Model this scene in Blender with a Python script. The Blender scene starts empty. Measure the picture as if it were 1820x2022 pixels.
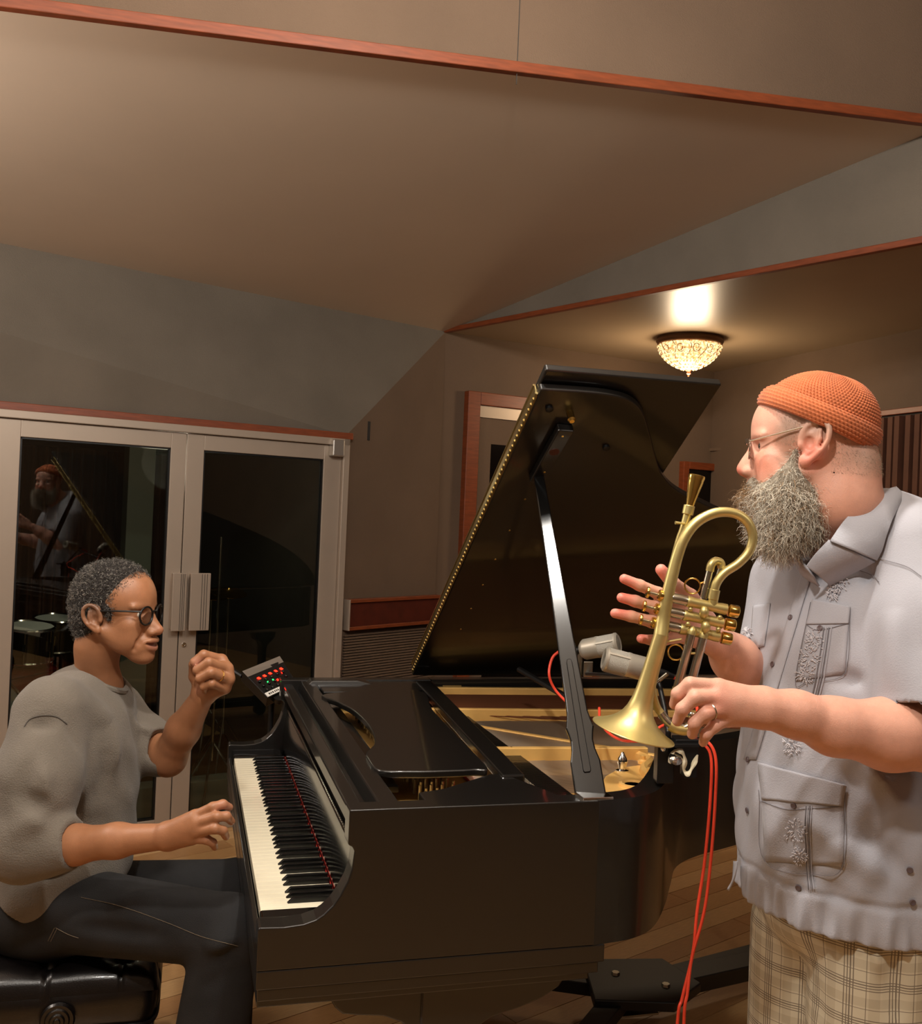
import bpy, math, random
import numpy as np
from mathutils import Vector, Matrix
random.seed(7); rng = np.random.default_rng(7)
S = bpy.context.scene; COL = S.collection

# ---------------------------------------------------------------- camera
FPX, YAW, PIT, ROL = 1947.0, .2676, .0071, .042
CAM = np.array([-.15, -1.814, 1.5245])
Fv = np.array([math.sin(YAW)*math.cos(PIT), math.cos(YAW)*math.cos(PIT), math.sin(PIT)])
_r = np.array([math.cos(YAW), -math.sin(YAW), 0.]); _u = np.cross(_r, Fv)
Rv = math.cos(ROL)*_r + math.sin(ROL)*_u; Uv = -math.sin(ROL)*_r + math.cos(ROL)*_u
cam = bpy.data.objects.new('camera', bpy.data.cameras.new('camera')); COL.objects.link(cam)
m4 = Matrix.Identity(4)
for i in range(3):
    m4[i][0], m4[i][1], m4[i][2], m4[i][3] = Rv[i], Uv[i], -Fv[i], CAM[i]
cam.matrix_world = m4
cam.data.sensor_fit = 'HORIZONTAL'; cam.data.sensor_width = 36; cam.data.lens = 36*FPX/1820
cam.data.clip_start = .05
S.camera = cam
def at(px, py, d):            # a surveyed point: pixel and measured distance along the view axis
    return CAM + d*(Fv + (px-910)/FPX*Rv - (py-1011)/FPX*Uv)
def on(px, py, ax, v):        # where the sight line meets the plane axis = v
    r = Fv + (px-910)/FPX*Rv - (py-1011)/FPX*Uv
    return CAM + r*(v-CAM[ax])/r[ax]
def onp(px, py, P, N):
    r = Fv + (px-910)/FPX*Rv - (py-1011)/FPX*Uv
    return CAM + r*(np.dot(np.array(P)-CAM, N)/np.dot(r, N))

# ---------------------------------------------------------------- world, lights, exposure
w = bpy.data.worlds.new('world'); S.world = w; w.use_nodes = True
w.node_tree.nodes['Background'].inputs[0].default_value = (1, .86, .72, 1)
w.node_tree.nodes['Background'].inputs[1].default_value = .06
def lamp(name, loc, power, col, r=.12, kind='POINT'):
    l = bpy.data.lights.new(name, kind); l.energy = power; l.color = col
    if kind == 'POINT': l.shadow_soft_size = r
    o = bpy.data.objects.new(name, l); o.location = loc; COL.objects.link(o); return o
lamp('ceiling_lamp_key', (.41, -.26, 2.95), 38, (1, .94, .86), .06)
lamp('added_front_light', (-.35, -1.35, 2.95), 50, (1, .94, .86), .06)  # unseen frontal light, added for the forearm's shadow on the shirt
lamp('ceiling_lamp_left', (-1.0, -.5, 2.9), 13, (1, .93, .84), .12)
lamp('far_ceiling_fill', (-1.6, .9, 2.15), 24, (1, .88, .78), .25)  # unseen fill added below the sloping ceiling to brighten it
lamp('rear_fill', (1.9, -2.2, 2.9), 13, (1, .92, .82), .20)  # unseen fill added behind the camera, lifts right floor and piano side
lamp('booth_fill', (-.25, 3.35, 1.75), 3.5, (1, .85, .65), .15)  # weak fill added so the booth shows through the glass
S.view_settings.view_transform = 'Standard'; S.view_settings.look = 'None'
S.view_settings.exposure = 1.2; S.view_settings.gamma = 1; S.view_settings.use_curve_mapping = False

# ---------------------------------------------------------------- materials
def srgb(c):
    return tuple((x/12.92 if x <= .04045 else ((x+.055)/1.055)**2.4) for x in c)
def mat(name, col, rough=.5, metal=0., var=0., vs=8., bump=0., bs=200., emit=0., coat=0., trans=0., stretch=None, col2=None, attr=None, sss=0., spec=.5, sheen=0.):
    m = bpy.data.materials.new(name); m.use_nodes = True
    nt = m.node_tree; N = nt.nodes; L = nt.links; b = N['Principled BSDF']
    c = srgb(col)
    b.inputs['Base Color'].default_value = (*c, 1); b.inputs['Roughness'].default_value = rough
    b.inputs['Metallic'].default_value = metal; b.inputs['Coat Weight'].default_value = coat
    b.inputs['Coat Roughness'].default_value = .08
    b.inputs['Specular IOR Level'].default_value = spec
    b.inputs['Transmission Weight'].default_value = trans
    b.inputs['Sheen Weight'].default_value = sheen
    if sss:
        b.inputs['Subsurface Weight'].default_value = sss
        b.inputs['Subsurface Radius'].default_value = (1, .35, .2); b.inputs['Subsurface Scale'].default_value = .006
    if emit:
        b.inputs['Emission Color'].default_value = (*c, 1); b.inputs['Emission Strength'].default_value = emit
    tc = N.new('ShaderNodeTexCoord'); mp = N.new('ShaderNodeMapping'); L.new(tc.outputs['Object'], mp.inputs[0])
    if stretch: mp.inputs['Scale'].default_value = stretch
    src = None
    if attr:
        a = N.new('ShaderNodeAttribute'); a.attribute_name = attr; src = a.outputs['Color']
    if var or col2:
        n = N.new('ShaderNodeTexNoise'); n.inputs['Scale'].default_value = vs; n.inputs['Detail'].default_value = 6
        L.new(mp.outputs[0], n.inputs[0])
        if attr:
            mx = N.new('ShaderNodeMix'); mx.data_type = 'RGBA'; mx.blend_type = 'MULTIPLY'; mx.inputs[0].default_value = 1
            r = N.new('ShaderNodeValToRGB'); r.color_ramp.elements[0].position = .3; r.color_ramp.elements[1].position = .7
            r.color_ramp.elements[0].color = (1-var,)*3+(1,); r.color_ramp.elements[1].color = (1+var,)*3+(1,)
            L.new(n.outputs[0], r.inputs[0]); L.new(src, mx.inputs[6]); L.new(r.outputs[0], mx.inputs[7]); src = mx.outputs[2]
        else:
            r = N.new('ShaderNodeValToRGB'); r.color_ramp.elements[0].position = .3; r.color_ramp.elements[1].position = .7
            c2 = srgb(col2) if col2 else tuple(x*(1+var) for x in c)
            c1 = c if col2 else tuple(x*(1-var) for x in c)
            r.color_ramp.elements[0].color = (*c1, 1); r.color_ramp.elements[1].color = (*c2, 1)
            L.new(n.outputs[0], r.inputs[0]); src = r.outputs[0]
    if src is not None: L.new(src, b.inputs['Base Color'])
    if bump:
        n2 = N.new('ShaderNodeTexNoise'); n2.inputs['Scale'].default_value = bs; n2.inputs['Detail'].default_value = 3
        L.new(mp.outputs[0], n2.inputs[0])
        bp = N.new('ShaderNodeBump'); bp.inputs['Strength'].default_value = bump; bp.inputs['Distance'].default_value = .004
        L.new(n2.outputs[0], bp.inputs['Height']); L.new(bp.outputs[0], b.inputs['Normal'])
    return m
M = {}
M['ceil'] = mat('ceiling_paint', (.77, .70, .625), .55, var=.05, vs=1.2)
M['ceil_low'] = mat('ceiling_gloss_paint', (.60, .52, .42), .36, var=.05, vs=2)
M['fab'] = mat('grey_wall_fabric', (.42, .385, .34), .95, var=.10, vs=3, bump=.5, bs=260)
M['fab_brown'] = mat('brown_wall_fabric', (.40, .325, .26), .95, var=.07, vs=3, bump=.5, bs=260)
M['rust'] = mat('cherry_wood_trim', (.47, .225, .11), .45, var=.22, vs=14, stretch=(1, 1, 8))
M['rust_dark'] = mat('dark_red_wood_panel', (.30, .10, .05), .5, var=.2, vs=18)
M['alu'] = mat('beige_aluminium', (.66, .60, .54), .42, metal=.35, var=.03, vs=5)
M['alu2'] = mat('silver_aluminium', (.72, .70, .67), .3, metal=.8)
M['black'] = mat('black_plastic', (.025, .025, .027), .4)
M['ebony'] = mat('black_piano_satin', (.065, .058, .05), .36, coat=.5, var=.1, vs=40)
M['ebony_g'] = mat('black_piano_polish', (.02, .02, .02), .13, coat=.4)
M['gold'] = mat('gold_plate_lacquer', (.93, .74, .43), .36, metal=.2, var=.08, vs=10)
M['brass'] = mat('polished_brass', (.90, .76, .42), .18, metal=1)
M['strings'] = mat('piano_string', (.72, .66, .58), .35, metal=.9)
M['copper'] = mat('copper_string', (.62, .40, .28), .35, metal=.9)
M['sound'] = mat('spruce_soundboard', (.50, .36, .22), .5, var=.15, vs=6, stretch=(2, 20, 1))
M['stick'] = mat('black_lacquered_stick', (.035, .035, .035), .17, var=.1, vs=40)
M['hinge'] = mat('pale_brass_hinge', (.74, .66, .46), .3, metal=1)
M['ivory'] = mat('white_key_plastic', (.93, .90, .80), .22)
M['sharp'] = mat('black_key_ebony', (.03, .03, .03), .25)
M['felt'] = mat('red_felt', (.72, .15, .10), .95)
M['glass'] = None
def glassmat(name, tint, rough=0., refl=.16):
    m = bpy.data.materials.new(name); m.use_nodes = True; nt = m.node_tree; N = nt.nodes; L = nt.links
    N.remove(N['Principled BSDF']); out = N['Material Output']
    t = N.new('ShaderNodeBsdfTransparent'); t.inputs[0].default_value = (*tint, 1)
    g = N.new('ShaderNodeBsdfGlossy'); g.inputs['Roughness'].default_value = rough
    lw = N.new('ShaderNodeFresnel'); lw.inputs[0].default_value = 1.5
    ad = N.new('ShaderNodeMath'); ad.operation = 'ADD'; ad.inputs[1].default_value = refl-.04; L.new(lw.outputs[0], ad.inputs[0])
    mx = N.new('ShaderNodeMixShader'); L.new(ad.outputs[0], mx.inputs[0]); L.new(t.outputs[0], mx.inputs[1]); L.new(g.outputs[0], mx.inputs[2])
    L.new(mx.outputs[0], out.inputs[0]); return m
M['glass'] = glassmat('door_glass', (.78, .82, .77), 0, .06)
M['lens'] = glassmat('spectacle_lens', (.97, .98, .98), 0, .05)
M['chrome'] = mat('chrome', (.85, .85, .84), .12, metal=1)
M['silver'] = mat('worn_silver', (.74, .72, .66), .25, metal=1, var=.12, vs=30)
M['horn'] = mat('brushed_lacquered_brass', (.82, .75, .50), .42, metal=.85, var=.10, vs=25, stretch=(1, 1, 1))
M['mic'] = mat('satin_nickel', (.74, .71, .65), .4, metal=.5)
M['mesh'] = mat('silver_mic_mesh', (.76, .74, .69), .5, metal=.4, bump=.8, bs=900)
M['cable'] = mat('orange_red_cable', (.95, .30, .20), .45)
M['leather'] = mat('black_leather', (.045, .032, .032), .30, bump=.12, bs=420, coat=.15)
M['white'] = mat('white_plastic', (.88, .87, .84), .5)
M['cloth'] = mat('white_tape', (.88, .84, .72), .7)
M['drumhead'] = mat('white_drumhead', (.86, .86, .84), .5)
M['drumred'] = mat('red_sparkle_shell', (.35, .03, .05), .15, coat=.8)
M['drumsh'] = mat('dark_drum_shell', (.12, .08, .05), .2, coat=.8)
M['cym'] = mat('cymbal_bronze', (.75, .60, .32), .25, metal=1)
M['slat'] = mat('brown_acoustic_slat', (.34, .20, .13), .8, var=.2, vs=8)
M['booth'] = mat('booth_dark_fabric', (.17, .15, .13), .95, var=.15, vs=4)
M['pil'] = mat('grey_painted_pilaster', (.42, .43, .39), .7)
M['led_r'] = mat('red_led', (1, .08, .03), .5, emit=6)
M['led_g'] = mat('green_led', (.1, .9, .3), .5, emit=3)
M['iron'] = mat('black_iron', (.03, .03, .03), .5, var=.2, vs=20)
M['seam'] = mat('dark_seam_line', (.22, .20, .18), .9)  # dark line colour for seams, grooves and label marks

# ---------------------------------------------------------------- mesh helpers
WO = {}
def link(name, me, m=None, parent=None):
    o = bpy.data.objects.new(name, me); COL.objects.link(o)
    if m is not None and me is not None and not me.materials: me.materials.append(m)
    WO[o] = np.zeros(3)
    if parent is not None:
        o.parent = parent; o.location = tuple(-WO[parent])
    return o
def tag(o, label=None, cat=None, group=None, kind=None):
    if label: o['label'] = label
    if cat: o['category'] = cat
    if group: o['group'] = group
    if kind: o['kind'] = kind
    return o
def thing(name, loc, label, cat, group=None):
    o = bpy.data.objects.new(name, None); COL.objects.link(o); o.location = tuple(loc); o.empty_display_size = .05
    WO[o] = np.array(loc, float); return tag(o, label, cat, group)
def nrm(v): v = np.array(v, float); return v/max(1e-12, np.linalg.norm(v))
def frame(d, up=(0, 0, 1)):
    d = nrm(d); up = np.array(up, float)
    if abs(np.dot(d, up)) > .98: up = np.array([1., 0, 0])
    s = nrm(np.cross(up, d)); return s, np.cross(d, s), d
def catmull(P, n=8, closed=False):
    P = [np.array(p, float) for p in P]; out = []; k = len(P)
    rng_ = range(k if closed else k-1)
    for i in rng_:
        p0 = P[(i-1) % k] if (closed or i > 0) else 2*P[0]-P[1]
        p1 = P[i]; p2 = P[(i+1) % k]
        p3 = P[(i+2) % k] if (closed or i+2 < k) else 2*P[-1]-P[-2]
        for j in range(n):
            t = j/n
            out.append(.5*((2*p1)+(-p0+p2)*t+(2*p0-5*p1+4*p2-p3)*t*t+(-p0+3*p1-3*p2+p3)*t**3))
    if not closed: out.append(P[-1])
    return np.array(out)
class MB:
    def __init__(s): s.v = []; s.f = []
    def add(s, V, Fc):
        n = len(s.v); s.v += [tuple(map(float, v)) for v in V]; s.f += [tuple(i+n for i in f) for f in Fc]; return s
    def box(s, a, b):
        (x0, y0, z0), (x1, y1, z1) = a, b
        return s.hexa([(x0, y0, z0), (x1, y0, z0), (x1, y1, z0), (x0, y1, z0), (x0, y0, z1), (x1, y0, z1), (x1, y1, z1), (x0, y1, z1)])
    def hexa(s, V):
        return s.add(V, [(3, 2, 1, 0), (4, 5, 6, 7), (0, 1, 5, 4), (1, 2, 6, 5), (2, 3, 7, 6), (3, 0, 4, 7)])
    def obox(s, c, ax, ay, az):      # centre and three half-axis vectors
        c, ax, ay, az = map(np.array, (c, ax, ay, az))
        return s.hexa([c-ax-ay-az, c+ax-ay-az, c+ax+ay-az, c-ax+ay-az, c-ax-ay+az, c+ax-ay+az, c+ax+ay+az, c-ax+ay+az])
    def prism(s, poly, vec):         # 3-D polygon swept by a vector, caps as n-gons
        poly = np.array(poly, float); n = len(poly); vec = np.array(vec, float)
        V = list(poly)+list(poly+vec)
        return s.add(V, [tuple(range(n-1, -1, -1)), tuple(range(n, 2*n))]+[(i, (i+1) % n, n+(i+1) % n, n+i) for i in range(n)])
    def tube(s, P, r, n=12, cap=True, flat=1.):
        P = np.array(P, float); k = len(P); r = np.broadcast_to(np.array(r, float), (k,))
        T = np.gradient(P, axis=0); T /= np.maximum(1e-9, np.linalg.norm(T, axis=1))[:, None]
        up = np.array([0, 0, 1.]) if abs(T[0][2]) < .9 else np.array([1., 0, 0])
        a = nrm(np.cross(up, T[0])); V = []
        for i in range(k):
            a = nrm(a-np.dot(a, T[i])*T[i]); b = np.cross(T[i], a)
            for j in range(n):
                t = 2*math.pi*j/n; V.append(P[i]+r[i]*(math.cos(t)*a+flat*math.sin(t)*b))
        Fc = [(i*n+j, i*n+(j+1) % n, (i+1)*n+(j+1) % n, (i+1)*n+j) for i in range(k-1) for j in range(n)]
        if cap: Fc += [tuple(range(n-1, -1, -1)), tuple(range((k-1)*n, k*n))]
        return s.add(V, Fc)
    def cyl(s, a, b, r, r2=None, n=16, cap=True):
        return s.tube([a, b], [r, r if r2 is None else r2], n, cap)
    def lathe(s, o, d, prof, n=24, cap=True):   # profile of (distance along d, radius)
        x, y, z = frame(d); o = np.array(o, float); V = []; k = len(prof)
        for h, r in prof:
            for j in range(n):
                t = 2*math.pi*j/n; V.append(o+z*h+r*(math.cos(t)*x+math.sin(t)*y))
        Fc = [(i*n+j, i*n+(j+1) % n, (i+1)*n+(j+1) % n, (i+1)*n+j) for i in range(k-1) for j in range(n)]
        if cap: Fc += [tuple(range(n-1, -1, -1)), tuple(range((k-1)*n, k*n))]
        return s.add(V, Fc)
    def ring(s, c, nrml, R, r, n=28, m=8):
        x, y, z = frame(nrml); c = np.array(c, float); V = []
        for i in range(n):
            t = 2*math.pi*i/n; e = math.cos(t)*x+math.sin(t)*y
            for j in range(m):
                u = 2*math.pi*j/m; V.append(c+e*(R+r*math.cos(u))+z*r*math.sin(u))
        return s.add(V, [(i*m+j, ((i+1) % n)*m+j, ((i+1) % n)*m+(j+1) % m, i*m+(j+1) % m) for i in range(n) for j in range(m)])
    def ball(s, c, r, n=12, m=8, sc=(1, 1, 1)):
        c = np.array(c, float); V = []
        for i in range(m+1):
            p = math.pi*i/m
            for j in range(n):
                t = 2*math.pi*j/n
                V.append(c+r*np.array([math.sin(p)*math.cos(t)*sc[0], math.sin(p)*math.sin(t)*sc[1], math.cos(p)*sc[2]]))
        return s.add(V, [(i*n+j, (i+1)*n+j, (i+1)*n+(j+1) % n, i*n+(j+1) % n) for i in range(m) for j in range(n)])
    def build(s, name, m, parent=None, smooth=False, bevel=0., seg=2, angle=40):
        me = bpy.data.meshes.new(name); me.from_pydata(s.v, [], s.f); me.update()
        o = link(name, me, m, parent)
        if smooth:
            me.polygons.foreach_set('use_smooth', [True]*len(me.polygons))
            me.set_sharp_from_angle(angle=math.radians(angle))
        if bevel:
            bv = o.modifiers.new('bevel', 'BEVEL'); bv.width = bevel; bv.segments = seg; bv.limit_method = 'ANGLE'
            bv.angle_limit = math.radians(35); bv.use_clamp_overlap = True
        return o
def struct(o, name=None): o['kind'] = 'structure'; return o
def ccopy(o, parent, loc=(0, 0, 0)):
    c = o.copy(); COL.objects.link(c); c.parent = parent; c.location = tuple(np.array(loc)-WO[parent]); WO[c] = WO[parent]; return c
# ================================================================ THE ROOM
Z = 2.612
D0 = np.array([-.947, 2.747, 0]); D1 = np.array([.607, 3.243, 0]); E0 = nrm(D1-D0); N0 = np.array([E0[1], -E0[0], 0])
BQ = np.array([1.229, 3.691, 0]); CQ = np.array([1.24, 3.759, 0]); CO = np.array([3.30, 4.304, 0]); RW = np.array([3.462, 2.486, 0])
def zz(p, z): return np.array([p[0], p[1], z])
def wallp(name, pts, n, m, th=.1, parent=None):      # polygon given a thickness away from the room
    o = MB().prism([np.array(p, float) for p in pts], -np.array(n)*th).build(name, m, parent); return o
# floor: sub-floor slab and planks
fl = struct(MB().box((-3.2, -3.6, -.12), (4.6, 5.2, -.018)).build('floor', mat('sub_floor', (.35, .22, .12), .8)))
wood = [mat('maple_floor_%s' % n, c, .32, var=.10, vs=9, stretch=(2.5, 22, 1), coat=.1) for n, c in (('pale', (.77, .62, .43)), ('honey', (.72, .56, .37)), ('amber', (.68, .51, .33)))]
PW, PL = .105, 1.25
pm = []
for i in range(3):
    b = MB().box((0, 0, -.018), (PL-.003, PW-.003, 0)); me = bpy.data.meshes.new('floor_plank'); me.from_pydata(b.v, [], b.f); me.materials.append(wood[i]); pm.append(me)
k = 0; ang = math.radians(24)
ca, sa = math.cos(ang), math.sin(ang)
far = MB()
for r in range(-34, 50):
    for c in range(-6, 7):
        lx, ly = c*PL+(r % 3)*.43, r*PW
        x, y = lx*ca-ly*sa+.3, lx*sa+ly*ca+.2
        cx, cy = x+PL/2*ca, y+PL/2*sa
        if not (-3.6 < cx < 4.6 and -3.6 < cy < 5.0): continue
        if -1.1 < cx < 2.9 and -1.0 < cy < 3.0 and k < 298:
            o = bpy.data.objects.new('floor_plank', pm[(r*7+c*3) % 3]); COL.objects.link(o); o.parent = fl
            o.location = (x, y, 0); o.rotation_euler = (0, 0, ang); k += 1
        else:
            ex, ey = np.array([ca, sa, 0])*PL/2*.998, np.array([-sa, ca, 0])*PW/2*.97
            ctr = np.array([x, y, -.009])+ex+ey
            far.obox(ctr, ex, ey, (0, 0, .009))
o = far.build('floor_plank', wood[1], fl); o['kind'] = 'stuff'

# back wall with the sliding doors
T0 = at(0, 480, 4.19); CT = zz(CQ, Z)
W0 = D0-E0*2.4; tl = T0-nrm(CT-T0)*2.3; zh = 1.93
wb = struct(wallp('wall_back', [zz(W0, zh), zz(D1, zh), CT, tl], N0, M['fab']))
wallp('fabric_panel', [zz(D1, 0), zz(BQ, 0), zz(CQ, 0), CT, zz(D1, zh)], N0, M['fab_brown'], .1, wb)
nC = nrm(np.array([CO[1]-CQ[1], -(CO[0]-CQ[0]), 0]))
wallp('fabric_panel', [zz(CQ, 0), zz(CO, 0), zz(CO, Z), CT], nC, M['fab_brown'], .1, wb)
# seams between the fabric panels
def seam(a, b, n, parent=wb, w_=.0016):
    a, b = np.array(a), np.array(b); MB().obox((a+b)/2+n*.0004, (b-a)/2, np.cross(n, nrm(b-a))*w_, n*.0012).build('seam', M['seam'], parent)
nU = nrm(np.cross(zz(D1, zh)-zz(W0, zh), CT-zz(W0, zh))); nU = nU if nU[1] < 0 else -nU
a_ = onp(333, 828, zz(D1, zh), nU); b_ = onp(333, 565, zz(D1, zh), nU); seam(a_, b_, nU)
# right wall
nR = nrm(np.array([-(CO[1]-RW[1]), -(RW[0]-CO[0]), 0])); nR = nR if nR[0] < 0 else -nR
dR = nrm(RW-CO); R2 = CO+dR*7.6
wr = struct(wallp('wall_right', [zz(CO, 0), zz(R2, 0), zz(R2, 3.9), zz(CO, 3.9)], nR, M['fab_brown']))
# closing walls (left, behind the camera)
struct(wallp('wall_left', [(-3.0, 5.0, 0), (-3.0, -3.4, 0), (-3.0, -3.4, 3.9), (-3.0, 5.0, 3.9)], (1, 0, 0), M['fab']))
struct(wallp('wall_front', [(-3.1, -3.4, 0), (4.5, -3.4, 0), (4.5, -3.4, 3.9), (-3.1, -3.4, 3.9)], (0, 1, 0), M['fab_brown']))
# ceilings
C3 = at(1820, 268, 3.63); S3 = at(1820, 478, 3.63)
nM = nrm(np.cross(CT-T0, C3-T0)); nM = nM if nM[2] < 0 else -nM
Ta = onp(0, 5, T0, nM); Tb = onp(1820, 237, T0, nM); tD = nrm(Tb-Ta)
T_l = Ta-tD*2.2
# main sloping ceiling
mainc = struct(MB().prism([tl, CT, C3, Tb, T_l], -nM*.08).build('ceiling', M['ceil']))
# soffit fabric (vertical face under the main ceiling) and its trim
sd = nrm(S3-CT); S4 = S3+sd*2.9; nS = nrm(np.array([sd[1], -sd[0], 0])); nS = nS if nS[0] < 0 else -nS
wallp('soffit_fabric', [CT, S3, S4, zz(S4, 3.9), zz(C3, 3.9), C3], nS, M['fab'], .06, mainc)
def bar(name, a, b, n, hgt, dep, m, parent=None, kind=True, up=(0, 0, 1)):
    a, b = np.array(a, float), np.array(b, float); up = np.array(up, float)
    o = MB().obox((a+b)/2, (b-a)/2, up*hgt/2, np.array(n)*dep/2).build(name, m, parent, bevel=.003)
    if parent is None and kind: struct(o)
    return o
bar('trim_1', CT+np.array([0, 0, .006]), S4+np.array([0, 0, .006]), nS, .026, .03, M['rust'])
# low flat ceiling
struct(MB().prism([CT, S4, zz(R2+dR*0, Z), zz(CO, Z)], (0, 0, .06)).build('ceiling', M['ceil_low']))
# brown fabric drop in front of the main ceiling, its trim, and the high ceiling over the camera
nT = nrm(np.array([tD[1], -tD[0], 0])); nT = nT if nT[1] < 0 else -nT
Tc = Tb+tD*.35
dr = wallp('drop_fabric', [T_l, Tc, zz(Tc, 4.0), zz(T_l, 4.0)], nT, M['fab_brown'], .05, mainc)
bar('trim_2', T_l, Tc, nT, .034, .03, M['rust'])
q = onp(1022, 100, Ta, nT); seam(zz(q, Ta[2]+.03), zz(q, 3.9), nT, mainc, .0012)
struct(MB().box((-3.1, -3.5, 3.9), (4.6, 5.2, 3.98)).build('ceiling', M['ceil']))
# wall rail over the doors
def dw(px, py, off=0.): return onp(px, py, D0+N0*off, N0)
bar('trim_3', dw(-400, 780)*[1, 1, 0]+[0, 0, 1.925], zz(D1, 1.925)+E0*.03, N0, .034, .05, M['rust'])

# ---- sliding glass doors
def rail(mb, a, b, z0, z1, off=0., dep=.045):      # a, b distances along E0 from D0
    p, q_ = D0+E0*a, D0+E0*b
    c = (p+q_)/2+N0*off; mb.obox(zz(c, (z0+z1)/2), E0*(b-a)/2, (0, 0, (z1-z0)/2), N0*dep/2); return mb
def U(px, py): return float(np.dot(dw(px, py)-D0, E0))
def Zp(px, py): return float(dw(px, py)[2])
uj = U(683, 900); u_m = U(366, 870); zt = 1.908
fr = MB(); rail(fr, u_m-(uj-u_m)-.01, uj, zt-.035, zt, 0, .09); rail(fr, uj-.035, uj, 0, zt, 0, .09); rail(fr, u_m-(uj-u_m)-.01, uj, -.0, .03, 0, .09)
struct(fr.build('trim_4', M['alu'], bevel=.003))
uL2 = U(397, 1000)-.004; uR2 = U(632, 1000); uR1 = U(330, 1000); zg = Zp(500, 897)
def leaf(name, u0, u1, g0, g1, off):
    o = MB(); rail(o, u0, g0, .03, zt-.037, off); rail(o, g1, u1, .03, zt-.037, off)
    rail(o, g0, g1, zg, zt-.037, off); rail(o, g0, g1, .03, .075, off)
    d = struct(o.build(name, M['alu'], bevel=.002))
    g = MB(); rail(g, g0, g1, .075, zg, off, .006); g.build('glass_pane', M['glass'], d)
    gs = MB()
    for (a, b, z0, z1) in ((g0, g0+.008, .075, zg), (g1-.008, g1, .075, zg), (g0, g1, zg-.008, zg), (g0, g1, .075, .083)): rail(gs, a, b, z0, z1, off+.004, .02)
    gs.build('gasket', M['black'], d)
    return d
d2 = leaf('door_2', u_m+.003, uj-.036, uL2, uR2, 0.)
d1 = leaf('door_1', u_m-(uj-u_m)+.03, u_m-.002, u_m-(uj-u_m)+.12, uR1, 0.)
for (ua, ub, door) in ((U(329, 1185), U(357, 1185), d1), (U(364, 1185), U(403, 1185), d2)):
    h = MB(); z0, z1 = Zp(366, 1240), Zp(366, 1131)
    rail(h, ua+.01, ub-.006, z0, z1, .045, .06); rail(h, ua, ub, z0-.004, z1+.004, .078, .012)
    hd = h.build('pull_handle', M['alu'], door, bevel=.003)
    g = MB()
    for t in (.55, .68, .8): rail(g, ua+(ub-ua)*t, ua+(ub-ua)*t+.0015, z0, z1, .0848, .0035)
    g.build('groove', M['seam'], hd)
lw = MB(); rail(lw, -2.4, u_m-(uj-u_m)+.025, 0, 1.92, -.02, .08); lw.build('fabric_panel', M['fab'], wb)
lk = dw(363, 1273, .025); MB().lathe(lk-N0*.004, N0, [(0, .011), (.008, .011), (.010, .009), (.010, .005), (.006, .004)], 20).build('door_lock', M['chrome'], d2, smooth=True)
cl = MB(); rail(cl, U(645, 885), U(668, 885), Zp(655, 902), Zp(655, 869), .05, .05); cl.build('door_closer', M['alu2'], d2, bevel=.006)
jb = MB()
rail(jb, U(0, 900), U(8, 900), 1.75, 1.90, .035, .03)
# trim strip right of the doors
bar('trim_5', zz(D1, .96)+E0*.01+N0*.03, zz(D1, 1.0)+E0*.01+N0*.03, N0, .04, .02, M['alu'])
# ---- red rail board and ribbed lower panel on the folded wall
eB = nrm(BQ-D1); nB = np.array([eB[1], -eB[0], 0])
bw = D1+eB*.04; be = BQ
rb = thing('rail_board', (bw+be)/2*[1, 1, 0]+[0, 0, .98], 'dark red board framed in orange wood between the glass door and piano lid', 'rail')
def bb(name, z0, z1, dep, m, a=bw, b=be, par=rb): return MB().obox((a+b)/2+np.array([0, 0, (z0+z1)/2])+nB*dep/2, (b-a)/2, (0, 0, (z1-z0)/2), nB*dep/2).build(name, m, par, bevel=.002)
zr1, zr0 = 1.085, .925
bb('red_panel', zr0+.018, zr1-.018, .03, M['rust_dark']); bb('wood_edge', zr1-.018, zr1, .042, M['rust']); bb('wood_edge', zr0, zr0+.018, .042, M['rust'])
bb('end_cap', zr0, zr1, .046, M['alu'], bw-eB*.008, bw)
rp = MB()
for i in range(60):
    z = .04+i*.0145; rp.obox((bw+be)/2+np.array([0, 0, z])+nB*.006, (be-bw)/2, (0, 0, .0045), nB*.006)
ribs = rp.build('ribbed_panel', M['fab_brown'], wb); ribs['kind'] = 'stuff'
# ---- brown framed window in the wall behind the lid
def cw(px, py, off=0.): return onp(px, py, CQ+nC*off, nC)
eC = nrm(CO-CQ)
def cbox(mb, u0, u1, z0, z1, off, dep): mb.obox(zz(CQ+eC*(u0+u1)/2+nC*off, (z0+z1)/2), eC*(u1-u0)/2, (0, 0, (z1-z0)/2), nC*dep/2); return mb
def UC(px, py): return float(np.dot(cw(px, py)-CQ, eC))
ua = UC(912, 900); ztop = cw(940, 775)[2]; ub = ua+1.05; fw = .085
wf = MB(); cbox(wf, ua, ua+fw, .3, ztop, .02, .06); cbox(wf, ub-fw, ub, .3, ztop, .02, .06); cbox(wf, ua+fw, ub-fw, ztop-fw*.9, ztop, .02, .06)
wn = struct(wf.build('window_1', M['rust'], bevel=.004))
cbox(MB(), ua+fw, ub-fw, ztop-fw*.9-.07, ztop-fw*.9, .015, .03).build('blind_rail', M['alu'], wn)
cbox(MB(), ua+fw, ua+fw+.10, .3, ztop-fw*.9-.07, .01, .02).build('inner_frame', M['fab_brown'], wn)
cbox(MB(), ua+fw+.10, ub-fw, .3, ztop-.3, .008, .012).build('dark_pane', M['ebony_g'], wn)
cbox(MB(), ua+fw+.10, ub-fw, ztop-.3, ztop-fw*.9-.07, .01, .016).build('upper_panel', M['fab_brown'], wn)
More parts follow.
